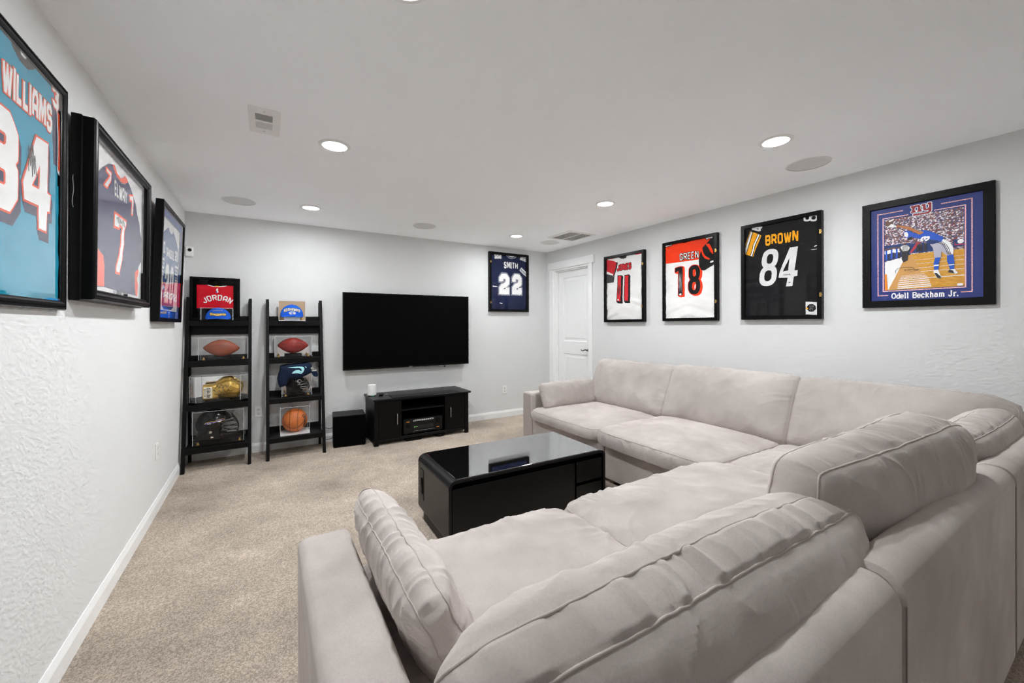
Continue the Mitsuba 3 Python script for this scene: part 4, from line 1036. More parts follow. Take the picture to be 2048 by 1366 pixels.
# --- blue jersey, number 20, blue and white matting
f = Framed("black framed blue jersey numbered 20 in blue and white matting, above the left shelf", mount("L", 3.60, 1.355, 2.0), .85, .845, .045, .028, .024, 7, .003); f.D = .045
part(f.k, "mat_board", xf(mv(prism(sbox(.027, .027, .823, .818) - sbox(.062, .085, .788, .766), .003), 0, 0, .0225), f.M), "mat_blue", False, "blue outer mat")
part(f.k, "mat_board", xf(bx(.027, .823, .027, .818, .014, .0165), f.M), "mat_board", False, "white inner mat")
part(f.k, "mat_board", xf(bx(.03, .82, .03, .083, .0225, .027), f.M), "mat_blue_bottom", False, "bright blue bottom mat strip")
body = Polygon([(.085, .44), (.10, .58), (.17, .645), (.27, .69), (.335, .715), (.36, .695), (.425, .68), (.49, .695), (.515, .715), (.58, .69), (.68, .645), (.75, .58), (.765, .44), (.755, .335), (.63, .335), (.625, .12), (.56, .098), (.29, .098), (.225, .12), (.22, .335), (.095, .335)])
f.base = .020
b = f.put("jersey", body, "cl_lion", 0, .014)
f.put("number", fit(text("20", .3, .3), .275, .15, .575, .43).buffer(.009), "cl_stitch", 1, .012, None, b); f.put("number", fit(text("20", .3, .3), .275, .15, .575, .43), "cl_white", 2, .012, None, b)
f.put("lettering", fit(text("SANDERS", .24, .14), .285, .49, .565, .56), "cl_white", 1, .01, None, b)
for x in (.155, .655):
    f.put("shoulder_number", fit(text("20", .26, .25), x - .045, .50, x + .075, .585), "cl_white", 1, .01, None, b)
for x0, x1 in ((.088, .22), (.63, .762)):
    for y, c in ((.455, "cl_white"), (.425, "cl_grey"), (.395, "cl_white"), (.365, "cl_grey"), (.342, "cl_white")):
        f.put("sleeve_stripe", sbox(x0, y - .009, x1, y + .009).intersection(body), c, 1, .012, None, b)
f.put("name_plate", sbox(.40, .036, .455, .078), "card_white", 8, .02); f.put("name_plate", sbox(.408, .042, .447, .072), "mat_blue_bottom", 9, .02)
f.put("emblem", Polygon([(.415, .066), (.44, .066), (.428, .058)]), "card_white", 10, .01); f.put("emblem", Polygon([(.415, .053), (.44, .053), (.428, .045)]), "card_white", 10, .01)

# --- the framed action photograph
PR_FLAT = [(0, 0), (0, .020), (.003, .024), (.044, .024), (.047, .021), (.047, .001)]
f = Framed("black framed photograph of a football player catching one-handed, in blue matting", mount("R", 1.14, 1.44), .619, .736, .024, .047, .0075, 8, 0.0, profile=PR_FLAT, glass=.0175, satin="frame_satin", cat_="framed photograph", group=None, name="framed_photograph"); f.D = .024
mat("print_navy", "#1e2f78", .6); mat("print_pink", "#e9b9c0", .6); mat("print_maroon", "#8d1a30", .6); mat("print_white", "#f1f0f1", .6)
mat("print_blue", "#1a52bf", .6); mat("print_dkblue", "#12306e", .6); mat("print_skin", "#b5713f", .6); mat("print_dark", "#221d24", .6); mat("print_grey", "#b7b3c4", .6); mat("print_tan", "#cf9a55", .6); mat("print_orange", "#ff8a10", .6); mat("print_red", "#b5283c", .6); mat("print_brown", "#6a4a3c", .6); mat("print_field", "#d2912c", .6)
part(f.k, "mat_board", xf(mv(prism(sbox(.046, .046, .573, .69) - P_("obj_photo", -.002), .0045), 0, 0, .005), f.M), "print_navy", False, "navy blue mat")
def crowd(p, n, uv):
    y, z = p.y * 1.0, p.z * 1.0
    d1, d2, r = mikit.voronoi(y * 230, z * 260)
    e1, e2, r2 = mikit.voronoi(y * 150 + 3, z * 190)
    c = mix(c3("#3a3037"), c3("#8b7a82"), r)
    c = dr.select(r2 > .72, mix(c, c3("#f0e6ea"), .85), c)
    c = dr.select(r2 < .14, c3("#8c3a30"), c)
    c = dr.select((r > .44) & (r < .5), c3("#3b4a9a"), c)
    return c * (.55 + .6 * sstep(.0, .6, 1 - d1))
pmat("print_crowd", crowd, .6)
pmat("print_grass", lambda p, n, uv: mix(c3("#c58324"), c3("#e3b04e"), fbm(p.y * 60, p.z * 160, 0.0, octaves=3)), .6)
ph = part(f.k, "photo_print", xf(bx(.114, .500, .114, .617, .0045, .0065), f.M), "print_crowd", False, "glossy action photograph with a crowd behind")
PH = P_("obj_photo", .0)
LY = [0]
def pp(name, g, m, step=.012, label=None, clip=PH, ly=None):
    LY[0] += .05
    f.base = .0066
    g = shapely.make_valid(g)
    return f.put(name, g.intersection(clip) if clip is not None else g, m, (ly or 0) + LY[0], step, label, ph, thick=.0002)
hz = [(a / 1000, c / 1000) for a, c in TR["obj_horizon"]]
pp("field", Polygon([(.114, .114), *hz, (.5, .114)]), "print_grass", .02)
pp("field_wall", P_("obj_wall").union(Polygon([(.117, .43), (.25, .43), (.25, .35), (.117, .32)])), "print_dkblue")
pp("field_wall", Polygon([(.245, .362), (.258, .362), (.30, .425), (.28, .428)]).union(Polygon([(.447, .415), (.452, .415), (.452, .378), (.495, .378), (.495, .384), (.458, .384)])), "print_red")
pp("field_wall", Point(.478, .40).buffer(.014), "print_white")
pp("sideline", P_("obj_white"), "print_white"); pp("sideline", P_("obj_tan"), "print_tan")
lx = [(.205, .213, .320), (.2, .203, .325), (.196, .194, .332), (.192, .183, .337), (.19, .17, .34), (.187, .157, .343), (.186, .143, .346), (.184, .131, .349)]
for q, (x0, y, x1) in enumerate(lx):
    pp("yard_line", LineString([(x0, y - .003), (x1, y + .003)]).buffer(.0012 + .0003 * q, cap_style="flat"), "print_white")
for a, c_, w in (((.317, .188), (.497, .188), .0022), ((.30, .232), (.497, .228), .0014), ((.29, .256), (.497, .256), .0012), ((.28, .285), (.497, .285), .001), ((.27, .31), (.497, .31), .0008)):
    pp("yard_line", LineString([a, c_]).buffer(w, cap_style="flat"), "print_white")
rr = np.random.RandomState(3)
for q in range(9):
    x = .122 + q * .009; y = .345 + .006 * rr.rand() + q * .001
    pp("bystander", sbox(x - .004, y - .018, x + .004, y + .026).buffer(.002), ["print_dkblue", "print_blue", "print_dark"][q % 3]); pp("bystander", sbox(x - .005, y + .024, x + .004, y + .045).buffer(.002), ["print_white", "print_blue", "print_white"][q % 3]); pp("bystander", Point(x, y + .054).buffer(.005), "print_brown")
pp("referee", P_("obj_ref"), "print_dark"); pp("referee", Polygon([(.200, .408), (.212, .418), (.236, .416), (.248, .398), (.24, .378), (.212, .378)]), "print_white")
for q in range(5): pp("referee", sbox(.210 + q * .0065, .379, .2125 + q * .0065, .416), "print_dark")
pp("referee", Point(.222, .427).buffer(.007), "print_brown")
for x in (.287, .302, .322): pp("bystander", Polygon([(x - .007, .405), (x + .007, .405), (x + .006, .365), (x - .006, .365)]), "print_dark"); pp("bystander", Point(x, .412).buffer(.005), "print_brown"); 
pp("pylon", P_("obj_pylon"), "print_orange")
pp("player", P_("obj_sockL").union(P_("obj_sockR")), "print_blue"); pp("player", P_("obj_bandL").union(P_("obj_bandR")), "print_white")
pp("player", P_("obj_shoeL").union(P_("obj_shoeR")), "print_white"); pp("player", Polygon([(.362, .216), (.375, .212), (.394, .186), (.39, .176), (.378, .181)]), "print_dark"); pp("player", Polygon([(.424, .213), (.431, .229), (.445, .222), (.452, .203)]), "print_dark")
pp("player", P_("obj_pants"), "print_grey"); pp("player", Polygon([(.396, .411), (.404, .428), (.431, .404), (.445, .372), (.449, .345), (.446, .323), (.425, .34), (.418, .375)]), "print_white")
for q in range(3): pp("player", LineString([(.378 + q * .008, .411 + q * .003), (.402 + q * .007, .39), (.414 + q * .007, .362), (.425 + q * .006, .324)]).buffer(.0014), "print_dark")
pp("player", P_("obj_torso"), "print_blue"); pp("player", Polygon([(.289, .451), (.33, .415), (.354, .401), (.396, .411), (.37, .425), (.33, .44)]), "print_dkblue")
n3 = affinity.rotate(fit(text("3", .34, rounded=True), .296, .425, .346, .462), 78, "center")
pp("player", affinity.scale(n3, 1.15, .62), "print_white")
pp("player", P_("obj_helmet"), "print_blue"); pp("player", P_("obj_mask"), "print_white"); pp("player", Polygon([(.236, .463), (.258, .47), (.256, .45), (.24, .452)]), "print_dark")
pp("player", P_("obj_arm"), "print_skin"); pp("player", P_("obj_glove"), "print_white"); pp("football", P_("obj_ball"), "print_brown"); pp("football", Polygon([(.14, .601), (.166, .604), (.164, .597), (.146, .59)]), "print_white")
sig = LineString(spline([(.178, .236), (.186, .262), (.205, .268), (.25, .266), (.27, .258), (.235, .246), (.22, .248), (.24, .254), (.262, .248), (.288, .246), (.25, .236)], 60)).buffer(.0009)
pp("signature", sig, "ink"); pp("sticker", affinity.scale(Point(.476, .131).buffer(.011), 1.3, .75), "print_white")
f.base = .0098
LY[0] = 0
def hoop2(name, w): x0, y0, x1, y1 = B_(name); r = sbox(x0, y0, x1, y1); return r - r.buffer(-w, join_style="mitre")
r1, r2 = hoop2("obj_b1", .006), hoop2("obj_b2", .006)
gap = sbox(.214, .62, .395, .7) | sbox(.138, .06, .479, .095) 
for r, g in ((r1, sbox(.242, .59, .362, .64)), (r2, gap)):
    f.put("border_line", r - g, "print_pink", 0, .02, None, None, .0003); f.put("border_line", r.buffer(-.0022, join_style="mitre") - g.buffer(.0015), "print_maroon" if r is r2 else "print_pink", .3, .02, None, None, .0003)
# the two-letter emblem and the name below
ny = unary_union([LineString(q).buffer(.075, cap_style="flat", join_style="mitre", mitre_limit=2) for q in (
    [(.1, 0), (.1, .62)], [(-.06, .56), (.1, .56)], [(-.04, .05), (.24, .05)], [(.1, .44), (.22, .57), (.38, .57), (.46, .46), (.46, 0)], [(.34, .05), (.6, .05)],
    [(.76, .62), (.76, .16), (.84, .06), (.98, .06), (1.08, .2)], [(.6, .56), (.76, .56)], [(1.10, .68), (1.10, -.10), (.98, -.26), (.08, -.26)], [(.96, .62), (1.1, .62)])])
ny = fit(ny, .254, .606, .351, .676)
f.put("emblem", ny.buffer(.004), "print_white", 1, .01, None, None, .0003); f.put("emblem", ny.buffer(.0005), "print_maroon", 1.4, .01, None, None, .0003)
f.put("lettering", fit(text("Odell Beckham Jr.", .19, .05, SLAB), .155, .058, .468, .098).buffer(.0004), "print_white", 1, .008, None, None, .0003)

# ================================================================== the two ladder shelves
ZT = [1.372, .985, .585, .207]                                     # top faces of the four shelves
def leg_y(z): return 4.572 + z * (.335 / 1.6)
def ladder(label, x0, x1):
    k = thing("ladder_shelf", label, "shelf", "black ladder shelves")
    lw = .028
    for xa in (x0, x1 - lw):
        sh = np.array([(leg_y(0), 0), (leg_y(0) + .03, 0), (leg_y(1.6) + .03, 1.6), (leg_y(1.6), 1.6)])
        part(k, "front_leg", trimesh.convex.convex_hull(np.array([(x, a, b) for x in (xa, xa + lw) for a, b in sh])), "shelf_black", False)
        xr_ = xa + .006 if xa == x0 else xa - .004
        part(k, "rear_leg", bx(xr_, xr_ + .024, 4.936, 4.962, 0, 1.575, .002), "shelf_black", False)
    for i, zt in enumerate(ZT):
        yf = leg_y(zt) + .004
        s = part(k, "shelf", bx(x0 + lw - .004, x1 - lw + .004, yf, 4.955, zt - .022, zt, .001), "black_ash_flat", False)
        part(k, "shelf_rail", bx(x0 + lw - .006, x1 - lw + .006, yf - .004, yf + .014, zt - .052, zt + .001, .003), "shelf_black", False)
        part(k, "shelf_rail", bx(x0 + .03, x1 - .03, 4.928, 4.94, zt - .02, zt + .05, .002), "shelf_black", False)
        for xa in (x0 + lw - .004, x1 - lw - .008):
            part(k, "side_rail", bx(xa, xa + .012, yf + .012, 4.93, zt - .045, zt + .004, .001), "shelf_black", False)
    part(k, "apron", bx(x0 + .03, x1 - .03, 4.938, 4.95, 1.236, 1.322, .002), "shelf_black", False)
    return k
ladder("black ladder shelf in the left back corner holding the golden boxing glove", -.652, -.124)
ladder("black ladder shelf next to the subwoofer holding the basketball", -.002, .530)

# ---- acrylic display cases
mat("acrylic_edge", (225, 228, 230), .25, spec=.6)
mat("wood_back", "#b59a7c", .4)
def case(label, x0, x1, y0, y1, z0, z1, base=.012, base_mat="black_plastic", back=None, over=.0, risers=True, chamf=0.0):
    k = thing("display_case", label, "display case", "clear acrylic display cases on the ladder shelves")
    if chamf: bp_ = Polygon([(x0, y1), (x0, y0 + chamf), (x0 + chamf, y0), (x1 - chamf, y0), (x1, y0 + chamf), (x1, y1)])
    else: bp_ = sbox(x0, y0, x1, y1)
    part(k, "base", mv(prism(bp_.buffer(over, join_style="mitre"), base), 0, 0, z0), base_mat, False)
    ring = list(bp_.exterior.coords)[:-1]
    zb = z0 + base
    for i, (a, b) in enumerate(ring):
        c, d = ring[(i + 1) % len(ring)]
        isback = abs(b - y1) < 1e-9 and abs(d - y1) < 1e-9
        q = trimesh.Trimesh(np.array([(a, b, zb), (c, d, zb), (c, d, z1), (a, b, z1)]), np.array([[0, 1, 2], [0, 2, 3]]), process=False)
        if isback and back:
            part(k, "back_panel", bx(x0, x1, y1, y1 + .003, zb, z1), back, False, "mirrored back panel" if back == "mirror" else "tan back panel")
        else:
            part(k, "pane", q, "acrylic", False)
        part(k, "edge", bx(a - .0012, a + .0012, b - .0012, b + .0012, zb, z1), "acrylic_edge", False)
        part(k, "edge", tube([(a, b, z1), (c, d, z1)], .0012, 6), "acrylic_edge", False)
    V = np.array([(a, b, z1) for a, b in ring]); part(k, "pane", trimesh.Trimesh(V, np.array([[0, i, i + 1] for i in range(1, len(ring) - 1)]), process=False), "acrylic", False)
    if risers:
        for x in (x0 + .035, x1 - .035):
            part(k, "riser", mv(lathe([(0, 0), (.016, 0), (.016, .004), (.009, .01), (.0065, .02), (.009, .026), (.0, .028)], 20), x, y0 + .03, zb), "gold_metal", 35, "brass riser")
    return k

# ---- leather
def leather(name, a, b, s=420):
    return pmat(name, lambda p, n, uv: mix(c3(a), c3(b), fbm(p.x * 14, p.y * 14, p.z * 14, octaves=3)), .42, .45, lambda p, n, uv: noise(p.x * s, p.y * s, p.z * s), .0006, 8e-4)
leather("leather_brown", "#7c3d2a", "#a65a40"); leather("leather_red", "#6d1a16", "#9c2c25"); leather("leather_orange", "#b8591f", "#d97a35", 520)
mat("lace_white", "#e6e0d6", .6); mat("seam_dark", "#2a140e", .7); mat("ball_black", "#1b1512", .6)
def football(label, x, y, z, a, r, m, cradle=True, tilt=0):
    k = thing("football", label, "football", "footballs in clear cases")
    t = np.linspace(-1, 1, 49)
    prof = np.c_[r * np.clip(1 - np.abs(t) ** 1.75, 0, 1) ** .86, a * t]
    prof[0, 0] = prof[-1, 0] = 0
    b = lathe(prof, 56)
    R = trimesh.transformations.rotation_matrix(math.pi / 2, (0, 1, 0)); R2 = trimesh.transformations.rotation_matrix(math.radians(tilt), (0, 1, 0)); Tm = trimesh.transformations.translation_matrix((x, y, z))
    FL = np.diag([1, .8, 1, 1.0]); Tm = Tm @ FL
    part(k, "body", xf(xf(xf(b, R), R2), Tm), m, True)
    tt = np.linspace(-.97, .97, 50)
    for an in (20, 110, 200, 290):
        w = math.radians(an)
        rr = r * np.clip(1 - np.abs(tt) ** 1.75, 0, 1) ** .86
        pth = np.c_[a * tt, -rr * math.cos(w), rr * math.sin(w)]
        part(k, "seam", xf(xf(tube(pth, .0011, 6), R2), Tm), "seam_dark", True)
    w = math.radians(110)
    for q in np.linspace(-.05, .05, 8):
        rr = r * (1 - abs(q / a) ** 1.75) ** .86 + .0012
        arc = [(q, -rr * math.cos(w + e), rr * math.sin(w + e)) for e in np.linspace(-.13, .13, 6)]
        part(k, "lace", xf(xf(tube(arc, .002, 6), R2), Tm), "lace_white", True)
    return k

case("clear display case around the brown football", -.545, -.158, 4.782, 4.925, .9855, 1.212, .010)
football("brown leather football on the left ladder shelf", -.372, 4.853, 1.105, .149, .083, "leather_brown", tilt=2)
solid("ball_cradle", mv(prism(rrect(-.07, .07, -.02, .02, .01), .022), -.372, 4.853, .9965), "black_plastic", "low black cradle under the brown football", "stand")
case("mirrored display case around the dark red football", .076, .418, 4.782, 4.925, .9855, 1.212, .010, "black_plastic", "mirror")
football("dark red leather football in the mirrored case on the right ladder shelf", .247, 4.853, 1.112, .145, .082, "leather_red", tilt=0)
solid("ball_cradle", mv(prism(rrect(-.08, .08, -.025, .025, .01), .028), .247, 4.853, .9965), "black_plastic", "low black cradle under the dark red football", "stand")

# ---- basketball
case("clear display case around the basketball", .120, .386, 4.650, 4.905, .2075, .492, .006, "acrylic_edge", None, risers=False)
bc, br = np.array([.2555, 4.777, .3335]), .1185
k = thing("basketball", "orange basketball with black seams on the lowest shelf of the right ladder shelf", "basketball")
part(k, "ball", mv(trimesh.creation.icosphere(4, br), *bc), "leather_orange", True)
def onball(P): P = np.asarray(P); return bc + P / np.linalg.norm(P, axis=1, keepdims=True) * (br + .0002)
th = np.linspace(0, 2 * np.pi, 90)[:-1]
Rb = Rotation.from_euler("zx", [-8, 6], degrees=True)
for fn in (lambda t: np.c_[np.sin(.30) * np.ones_like(t), -np.cos(t), np.sin(t)], lambda t: np.c_[-np.sin(.35) * np.ones_like(t), -np.cos(t), np.sin(t)], lambda t: np.c_[np.cos(t), np.sin(t), .55 * np.cos(2 * t)], lambda t: np.c_[np.sin(t), .9 * np.ones_like(t) * np.abs(np.cos(t)) + .3, np.cos(t)]):
    part(k, "seam", tube(onball(Rb.apply(fn(th))), .0021, 6, True), "ball_black", True)
g = fit(text("Official", .13, .06, {**SLAB, "O": SLAB["O"]}), -.066, -.019, .066, .019).buffer(.0012)
m = sheet(g, .01, lambda u, v: 0 * u, .0006)
ang = math.radians(-84)
uv = m.vertices @ np.array([[math.cos(ang), math.sin(ang), 0], [-math.sin(ang), math.cos(ang), 0], [0, 0, 1]])
lon, lat = .86 + uv[:, 0] / br, uv[:, 1] / br
d = np.c_[np.sin(lon) * np.cos(lat), -np.cos(lon) * np.cos(lat), np.sin(lat)]
m.vertices = bc + d * (br + .0009 + m.vertices[:, 2:3])
part(k, "lettering", m, "ball_black", False)

# ---- boxing glove
import manifold3d as m3
def blob(chains, edge=.012, iters=14):
    """Hulls of neighbouring spheres, joined and smoothed into one surface."""
    out = m3.Manifold()
    for ch in chains:
        S = [m3.Manifold.sphere(r, 32).translate((x, y, z)) for x, y, z, r in ch]
        for a, b in zip(S[:-1], S[1:]) if len(S) > 1 else [(S[0], S[0])]:
            out = out + m3.Manifold.batch_hull([a, b])
    out = out.refine_to_length(edge)
    me = out.to_mesh(); t = trimesh.Trimesh(me.vert_properties[:, :3], me.tri_verts, process=True)
    trimesh.smoothing.filter_taubin(t, iterations=iters)
    return t
pmat("gold_leather", lambda p, n, uv: mix(c3("#a57a22"), c3("#e3c068"), fbm(p.x * 22, p.y * 22, p.z * 22, octaves=3)), .28, .6, lambda p, n, uv: fbm(p.x * 40, p.y * 40, p.z * 40, octaves=3), .004, 1e-3, metallic=.55)
mat("label_cream", "#e9e1cd", .6)
case("wide mirrored display case around the golden boxing glove", -.612, -.158, 4.70, 4.905, .5855, .845, .020, "black_plastic", "mirror", .004, False, .055)
k = thing("boxing_glove", "golden signed boxing glove lying in the mirrored case", "boxing glove")
gx, gy, gz = -.37, 4.80, .6065
mitt = blob([[(-.055, 0, .082, .058), (.0, 0, .10, .07), (.06, .0, .118, .078), (.10, .0, .10, .07)], [(.06, 0, .118, .078), (.09, .012, .072, .066), (.02, .01, .07, .06)], [(-.055, 0, .082, .058), (.02, .01, .07, .06)]])
thumb = blob([[(-.04, .02, .13, .032), (.01, .02, .168, .036), (.06, .015, .178, .034)]], .01, 8)
cuff = trimesh.convex.convex_hull(np.vstack([np.array([(x, y, z) for y, z in rrect(-.056 * k_, .056 * k_, .078 - .074 * k_, .078 + .080 * k_, .035, 8).exterior.coords]) for x, k_ in ((-.142, .93), (-.138, .97), (-.06, 1.0), (-.02, .9))])).subdivide().subdivide()
for nm, m, b, lb in (("mitt", mitt, "gold_leather", None), ("thumb", thumb, "gold_leather", None), ("cuff", cuff, "gold_leather", None)):
    m.vertices[:, 2] = np.maximum(m.vertices[:, 2], .004); part(k, nm, mv(m, gx, gy, gz), b, True, lb)
def face_on(geom, yfun, bsdf, parent, name, label=None, thick=.0012, step=.01, off=.001):
    """A decal drawn in (x, z) laid on a surface that faces the camera's side; yfun gives the surface's y."""
    m = sheet(geom, step, lambda u, v: 0 * u, thick)
    m.vertices = np.c_[m.vertices[:, 0], yfun(m.vertices[:, 0], m.vertices[:, 1]) - off - m.vertices[:, 2], m.vertices[:, 1]]
    return part(parent, name, m, bsdf, False, label)
def ray_y(mesh, ymax=9.0):
    """y of the first surface met along +y, by (x, z)."""
    from scipy.spatial import cKDTree
    V, N = mesh.vertices, mesh.vertex_normals
    sel = (N[:, 1] < -.05) & (V[:, 1] < ymax)
    tr = cKDTree(V[sel][:, [0, 2]]); yv = V[sel][:, 1]
    def f(x, z):
        d, i = tr.query(np.c_[x, z], k=4); w = 1 / (d + 1e-4); return (yv[i] * w).sum(1) / w.sum(1)
    return f
cy = ray_y(mv(cuff, gx, gy, gz)); my = ray_y(mv(mitt, gx, gy, gz))
face_on(sbox(gx - .135, gz + .028, gx - .068, gz + .135), cy, "label_cream", k, "label_patch", "cream maker's label")
t = affinity.translate(affinity.rotate(fit(text("REYES", .22, .14), -.046, -.014, .046, .014), 90, (0, 0)), gx - .096, gz + .082)
face_on(t, cy, "ink", k, "lettering", None, off=.003)
t = affinity.translate(affinity.rotate(fit(text("CLETO", .2, .3), -.036, -.006, .036, .006), 90, (0, 0)), gx - .123, gz + .082)
face_on(t, cy, "ink", k, "lettering", None, off=.003)
for q, (a, b_, c, d_) in enumerate(((-.05, .112, .075, .155), (-.06, .07, .09, .115), (-.03, .04, .07, .065))):
    face_on(scrawl(gx + a, gz + b_, gx + c, gz + d_, 20 + q, .0026, 4), my, "ink", k, "signature", None, off=.003)
solid("name_plaque", bx(-.435, -.295, 4.708, 4.714, .606, .63, .001), "frame_satin", "small dark plaque in front of the golden boxing glove", "plaque", 30)

# ---- helmet
mat("helmet_black", "#040405", .18, spec=.2)
mat("mask_dark", "#2b2b2e", .25, .7)
mat("logo_purple", "#4a3a8c", .5); mat("logo_gold", "#c9a24a", .5)
def helmet(k, c, s, shell_mat):
    """An American football helmet looking along +x; c: centre of the shell; s: its scale."""
    E = m3.Manifold.sphere(1, 96)
    shell = E.scale((.132 * s, .112 * s, .128 * s)) - E.scale((.122 * s, .102 * s, .118 * s))
    lower = m3.Manifold.batch_hull([E.scale((.02 * s,) * 3).translate((x * s, y * s, z * s)) for x, y, z in ((-.10, .07, -.11), (-.10, -.07, -.11), (.06, .085, -.115), (.06, -.085, -.115), (-.085, .06, -.02), (-.085, -.06, -.02), (.045, .088, .0), (.045, -.088, .0))]) - m3.Manifold.batch_hull([E.scale((.014 * s,) * 3).translate((x * s, y * s, z * s)) for x, y, z in ((-.092, .065, -.16), (-.092, -.065, -.16), (.2, .078, -.16), (.2, -.078, -.16), (-.075, .055, 0), (-.075, -.055, 0), (.2, .08, .02), (.2, -.08, .02))])
    body = (shell + lower) - m3.Manifold.cube((.3 * s, .4 * s, .125 * s), True).translate((.196 * s, 0, -.025 * s)) - m3.Manifold.cube((.5 * s, .5 * s, .2 * s), True).translate((0, 0, -.222 * s))
    body = body.refine_to_length(.012 * s); me = body.to_mesh(); t = trimesh.Trimesh(me.vert_properties[:, :3], me.tri_verts, process=True)
    trimesh.smoothing.filter_taubin(t, iterations=6)
    part(k, "shell", mv(t, *c), shell_mat, 50)
    bars = []
    for z, x in ((.028, .145), (-.012, .165), (-.052, .172), (-.088, .162)):
        bars.append(spline([(.055, -.105, z * .6 - .02), (x * .72, -.092, z), (x, -.05, z), (x + .008, 0, z), (x, .05, z), (x * .72, .092, z), (.055, .105, z * .6 - .02)], 40))
    for y in (-.03, .03):
        bars.append(spline([(.125, y, .075), (.153, y, .028), (.172, y, -.012), (.178, y, -.052), (.166, y, -.09)], 30))
    bars.append(spline([(.06, -.104, .03), (.1, -.099, .026), (.135, -.07, .028)], 20)); bars.append(spline([(.06, .104, .03), (.1, .099, .026), (.135, .07, .028)], 20))
    for P in bars:
        part(k, "face_mask_bar", mv(tube(np.array(P) * s, .0042 * s, 8), *c), "mask_dark", True)
    return mv(t, *c)
case("large display case around the black football helmet", -.575, -.185, 4.645, 4.90, .2075, .527, .014, "black_plastic", None, .006)
k = thing("football_helmet", "black full-size football helmet with a purple bird emblem and face mask", "helmet")
hc = np.array([-.425, 4.775, .388])
sh = helmet(k, hc, 1.08, "helmet_black"); hyf = ray_y(sh, hc[1] - .07)
def hp(pts): return Polygon([(hc[0] + a, hc[2] + b) for a, b in pts])
L1 = hp([(-.085, -.005), (-.055, .028), (-.02, .038), (.01, .036), (.05, .05), (.085, .048), (.06, .028), (.045, .018), (.03, .006), (.012, .004), (-.005, -.012), (-.03, -.008), (-.05, -.03), (-.06, -.012)])
face_on(L1.buffer(.004), hyf, "logo_gold", k, "emblem", None, off=.0012)
face_on(L1, hyf, "logo_purple", k, "emblem", "purple, gold and white bird's head emblem", off=.0022)
face_on(hp([(.0, .028), (.03, .036), (.07, .044), (.045, .026), (.02, .018)]), hyf, "cl_white", k, "emblem", None, off=.0032)
face_on(fit(text("B", .26), hc[0] - .045, hc[2] - .006, hc[0] - .018, hc[2] + .026), hyf, "cl_white", k, "emblem", None, off=.0034)
part(k, "chin_strap", mv(cat(bx(-.02, .03, -.108, -.1, -.118, -.1, .003), bx(.035, .075, -.108, -.1, -.112, -.094, .003)), *hc), "lace_white", 30, "white chin strap")
part(k, "ear_button", mv(xf(cyl(.013, .006, 20, .002), np.array([[1, 0, 0, -.02], [0, 0, -1, -.108], [0, 1, 0, -.06], [0, 0, 0, 1.]])), *hc), "nickel")

# ---- caps
for n_, c_ in {"cap_royal": "#1d5fd0", "cap_navy": "#152238", "cap_gold": "#e9c46e", "cap_ice": "#a8e0e8"}.items(): cloth(n_, c_, .85)
def cap(label, x, y, z, rx, ry, rz, m):
    k = thing("baseball_cap", label, "cap", "caps on the ladder shelves")
    s = trimesh.creation.icosphere(4, 1.0); V = s.vertices.copy()
    V = np.c_[V[:, 0] * rx, V[:, 1] * ry, np.where(V[:, 2] > 0, np.abs(V[:, 2]) ** .8 * rz, V[:, 2] * .006)]
    V[:, 0] *= 1 - .08 * np.clip(V[:, 2] / rz, 0, 1)
    c = trimesh.Trimesh(V + (x, y, z), s.faces, process=False); part(k, "crown", c, m, True)
    a = np.linspace(-1, 1, 25)
    out = np.c_[a * rx * .86, -ry * .62 - .062 * np.sqrt(np.clip(1 - a ** 2, 0, 1)) - .0, -.010 * a ** 2]; inn = np.c_[a * rx * .92, -ry * np.sqrt(np.clip(1 - (a * .92) ** 2, 0, 1)) * .96, -.004 * a ** 2 + .004]
    V = np.vstack([out, inn]); n = len(a); F = []
    for i in range(n - 1): F += [[i, i + 1, n + i + 1], [i, n + i + 1, n + i]]
    top = trimesh.Trimesh(np.vstack([V, V - (0, 0, .003)]) + (x, y, z + .003), np.vstack([F, np.array(F)[:, ::-1] + 2 * n, [[i + 1, i, i + 2 * n] for i in range(n - 1)], [[i + 1, i + 2 * n, i + 2 * n + 1] for i in range(n - 1)]]), process=False)
    part(k, "brim", top, m, 40)
    part(k, "button", mv(trimesh.creation.icosphere(2, .006), x, y, z + rz), m, True)
    return k, ray_y(c)
case("small clear display case around the blue cap in front of the red framed jersey", -.537, -.283, 4.842, 4.905, 1.3725, 1.497, .008, "black_plastic", None, risers=False)
k, fy = cap("blue cap with pale gold lettering in the small case on the left ladder shelf", -.402, 4.886, 1.394, .104, .040, .108, "cap_royal")
g = fit(text("Nuggets", .24, .02, {**SLAB}), -.402 - .062, 1.420, -.402 + .064, 1.452)
face_on(g.buffer(.004), fy, "cap_navy", k, "lettering", None, off=.0015); face_on(g.buffer(.0012), fy, "cap_gold", k, "lettering", "pale gold lettering", off=.003)
face_on(fit(text("DENVER", .2, .6), -.402 - .036, 1.468, -.402 + .036, 1.478), fy, "lace_white", k, "lettering", None, off=.003)
case("display case with a tan back around the blue cap on the right ladder shelf", .114, .362, 4.842, 4.925, 1.3725, 1.585, .008, "acrylic_edge", "wood_back")
k, fy = cap("blue cap with white lettering in the tan-backed case on top of the right ladder shelf", .236, 4.888, 1.421, .110, .040, .126, "cap_royal")
solid("cap_stand", bx(.16, .312, 4.86, 4.915, 1.381, 1.4195, .004), "acrylic_edge", "clear stand under the cap with white lettering", "stand", 30)
g = fit(text("SEAHAWKS", .24, .12), -.075, 0, .075, .034)
g = bend(g, lambda a, b: (.236 + a, 1.478 + b - 2.6 * a * a))
face_on(g.buffer(.002), fy, "cap_navy", k, "lettering", None, off=.0015); face_on(g, fy, "lace_white", k, "lettering", None, off=.003)
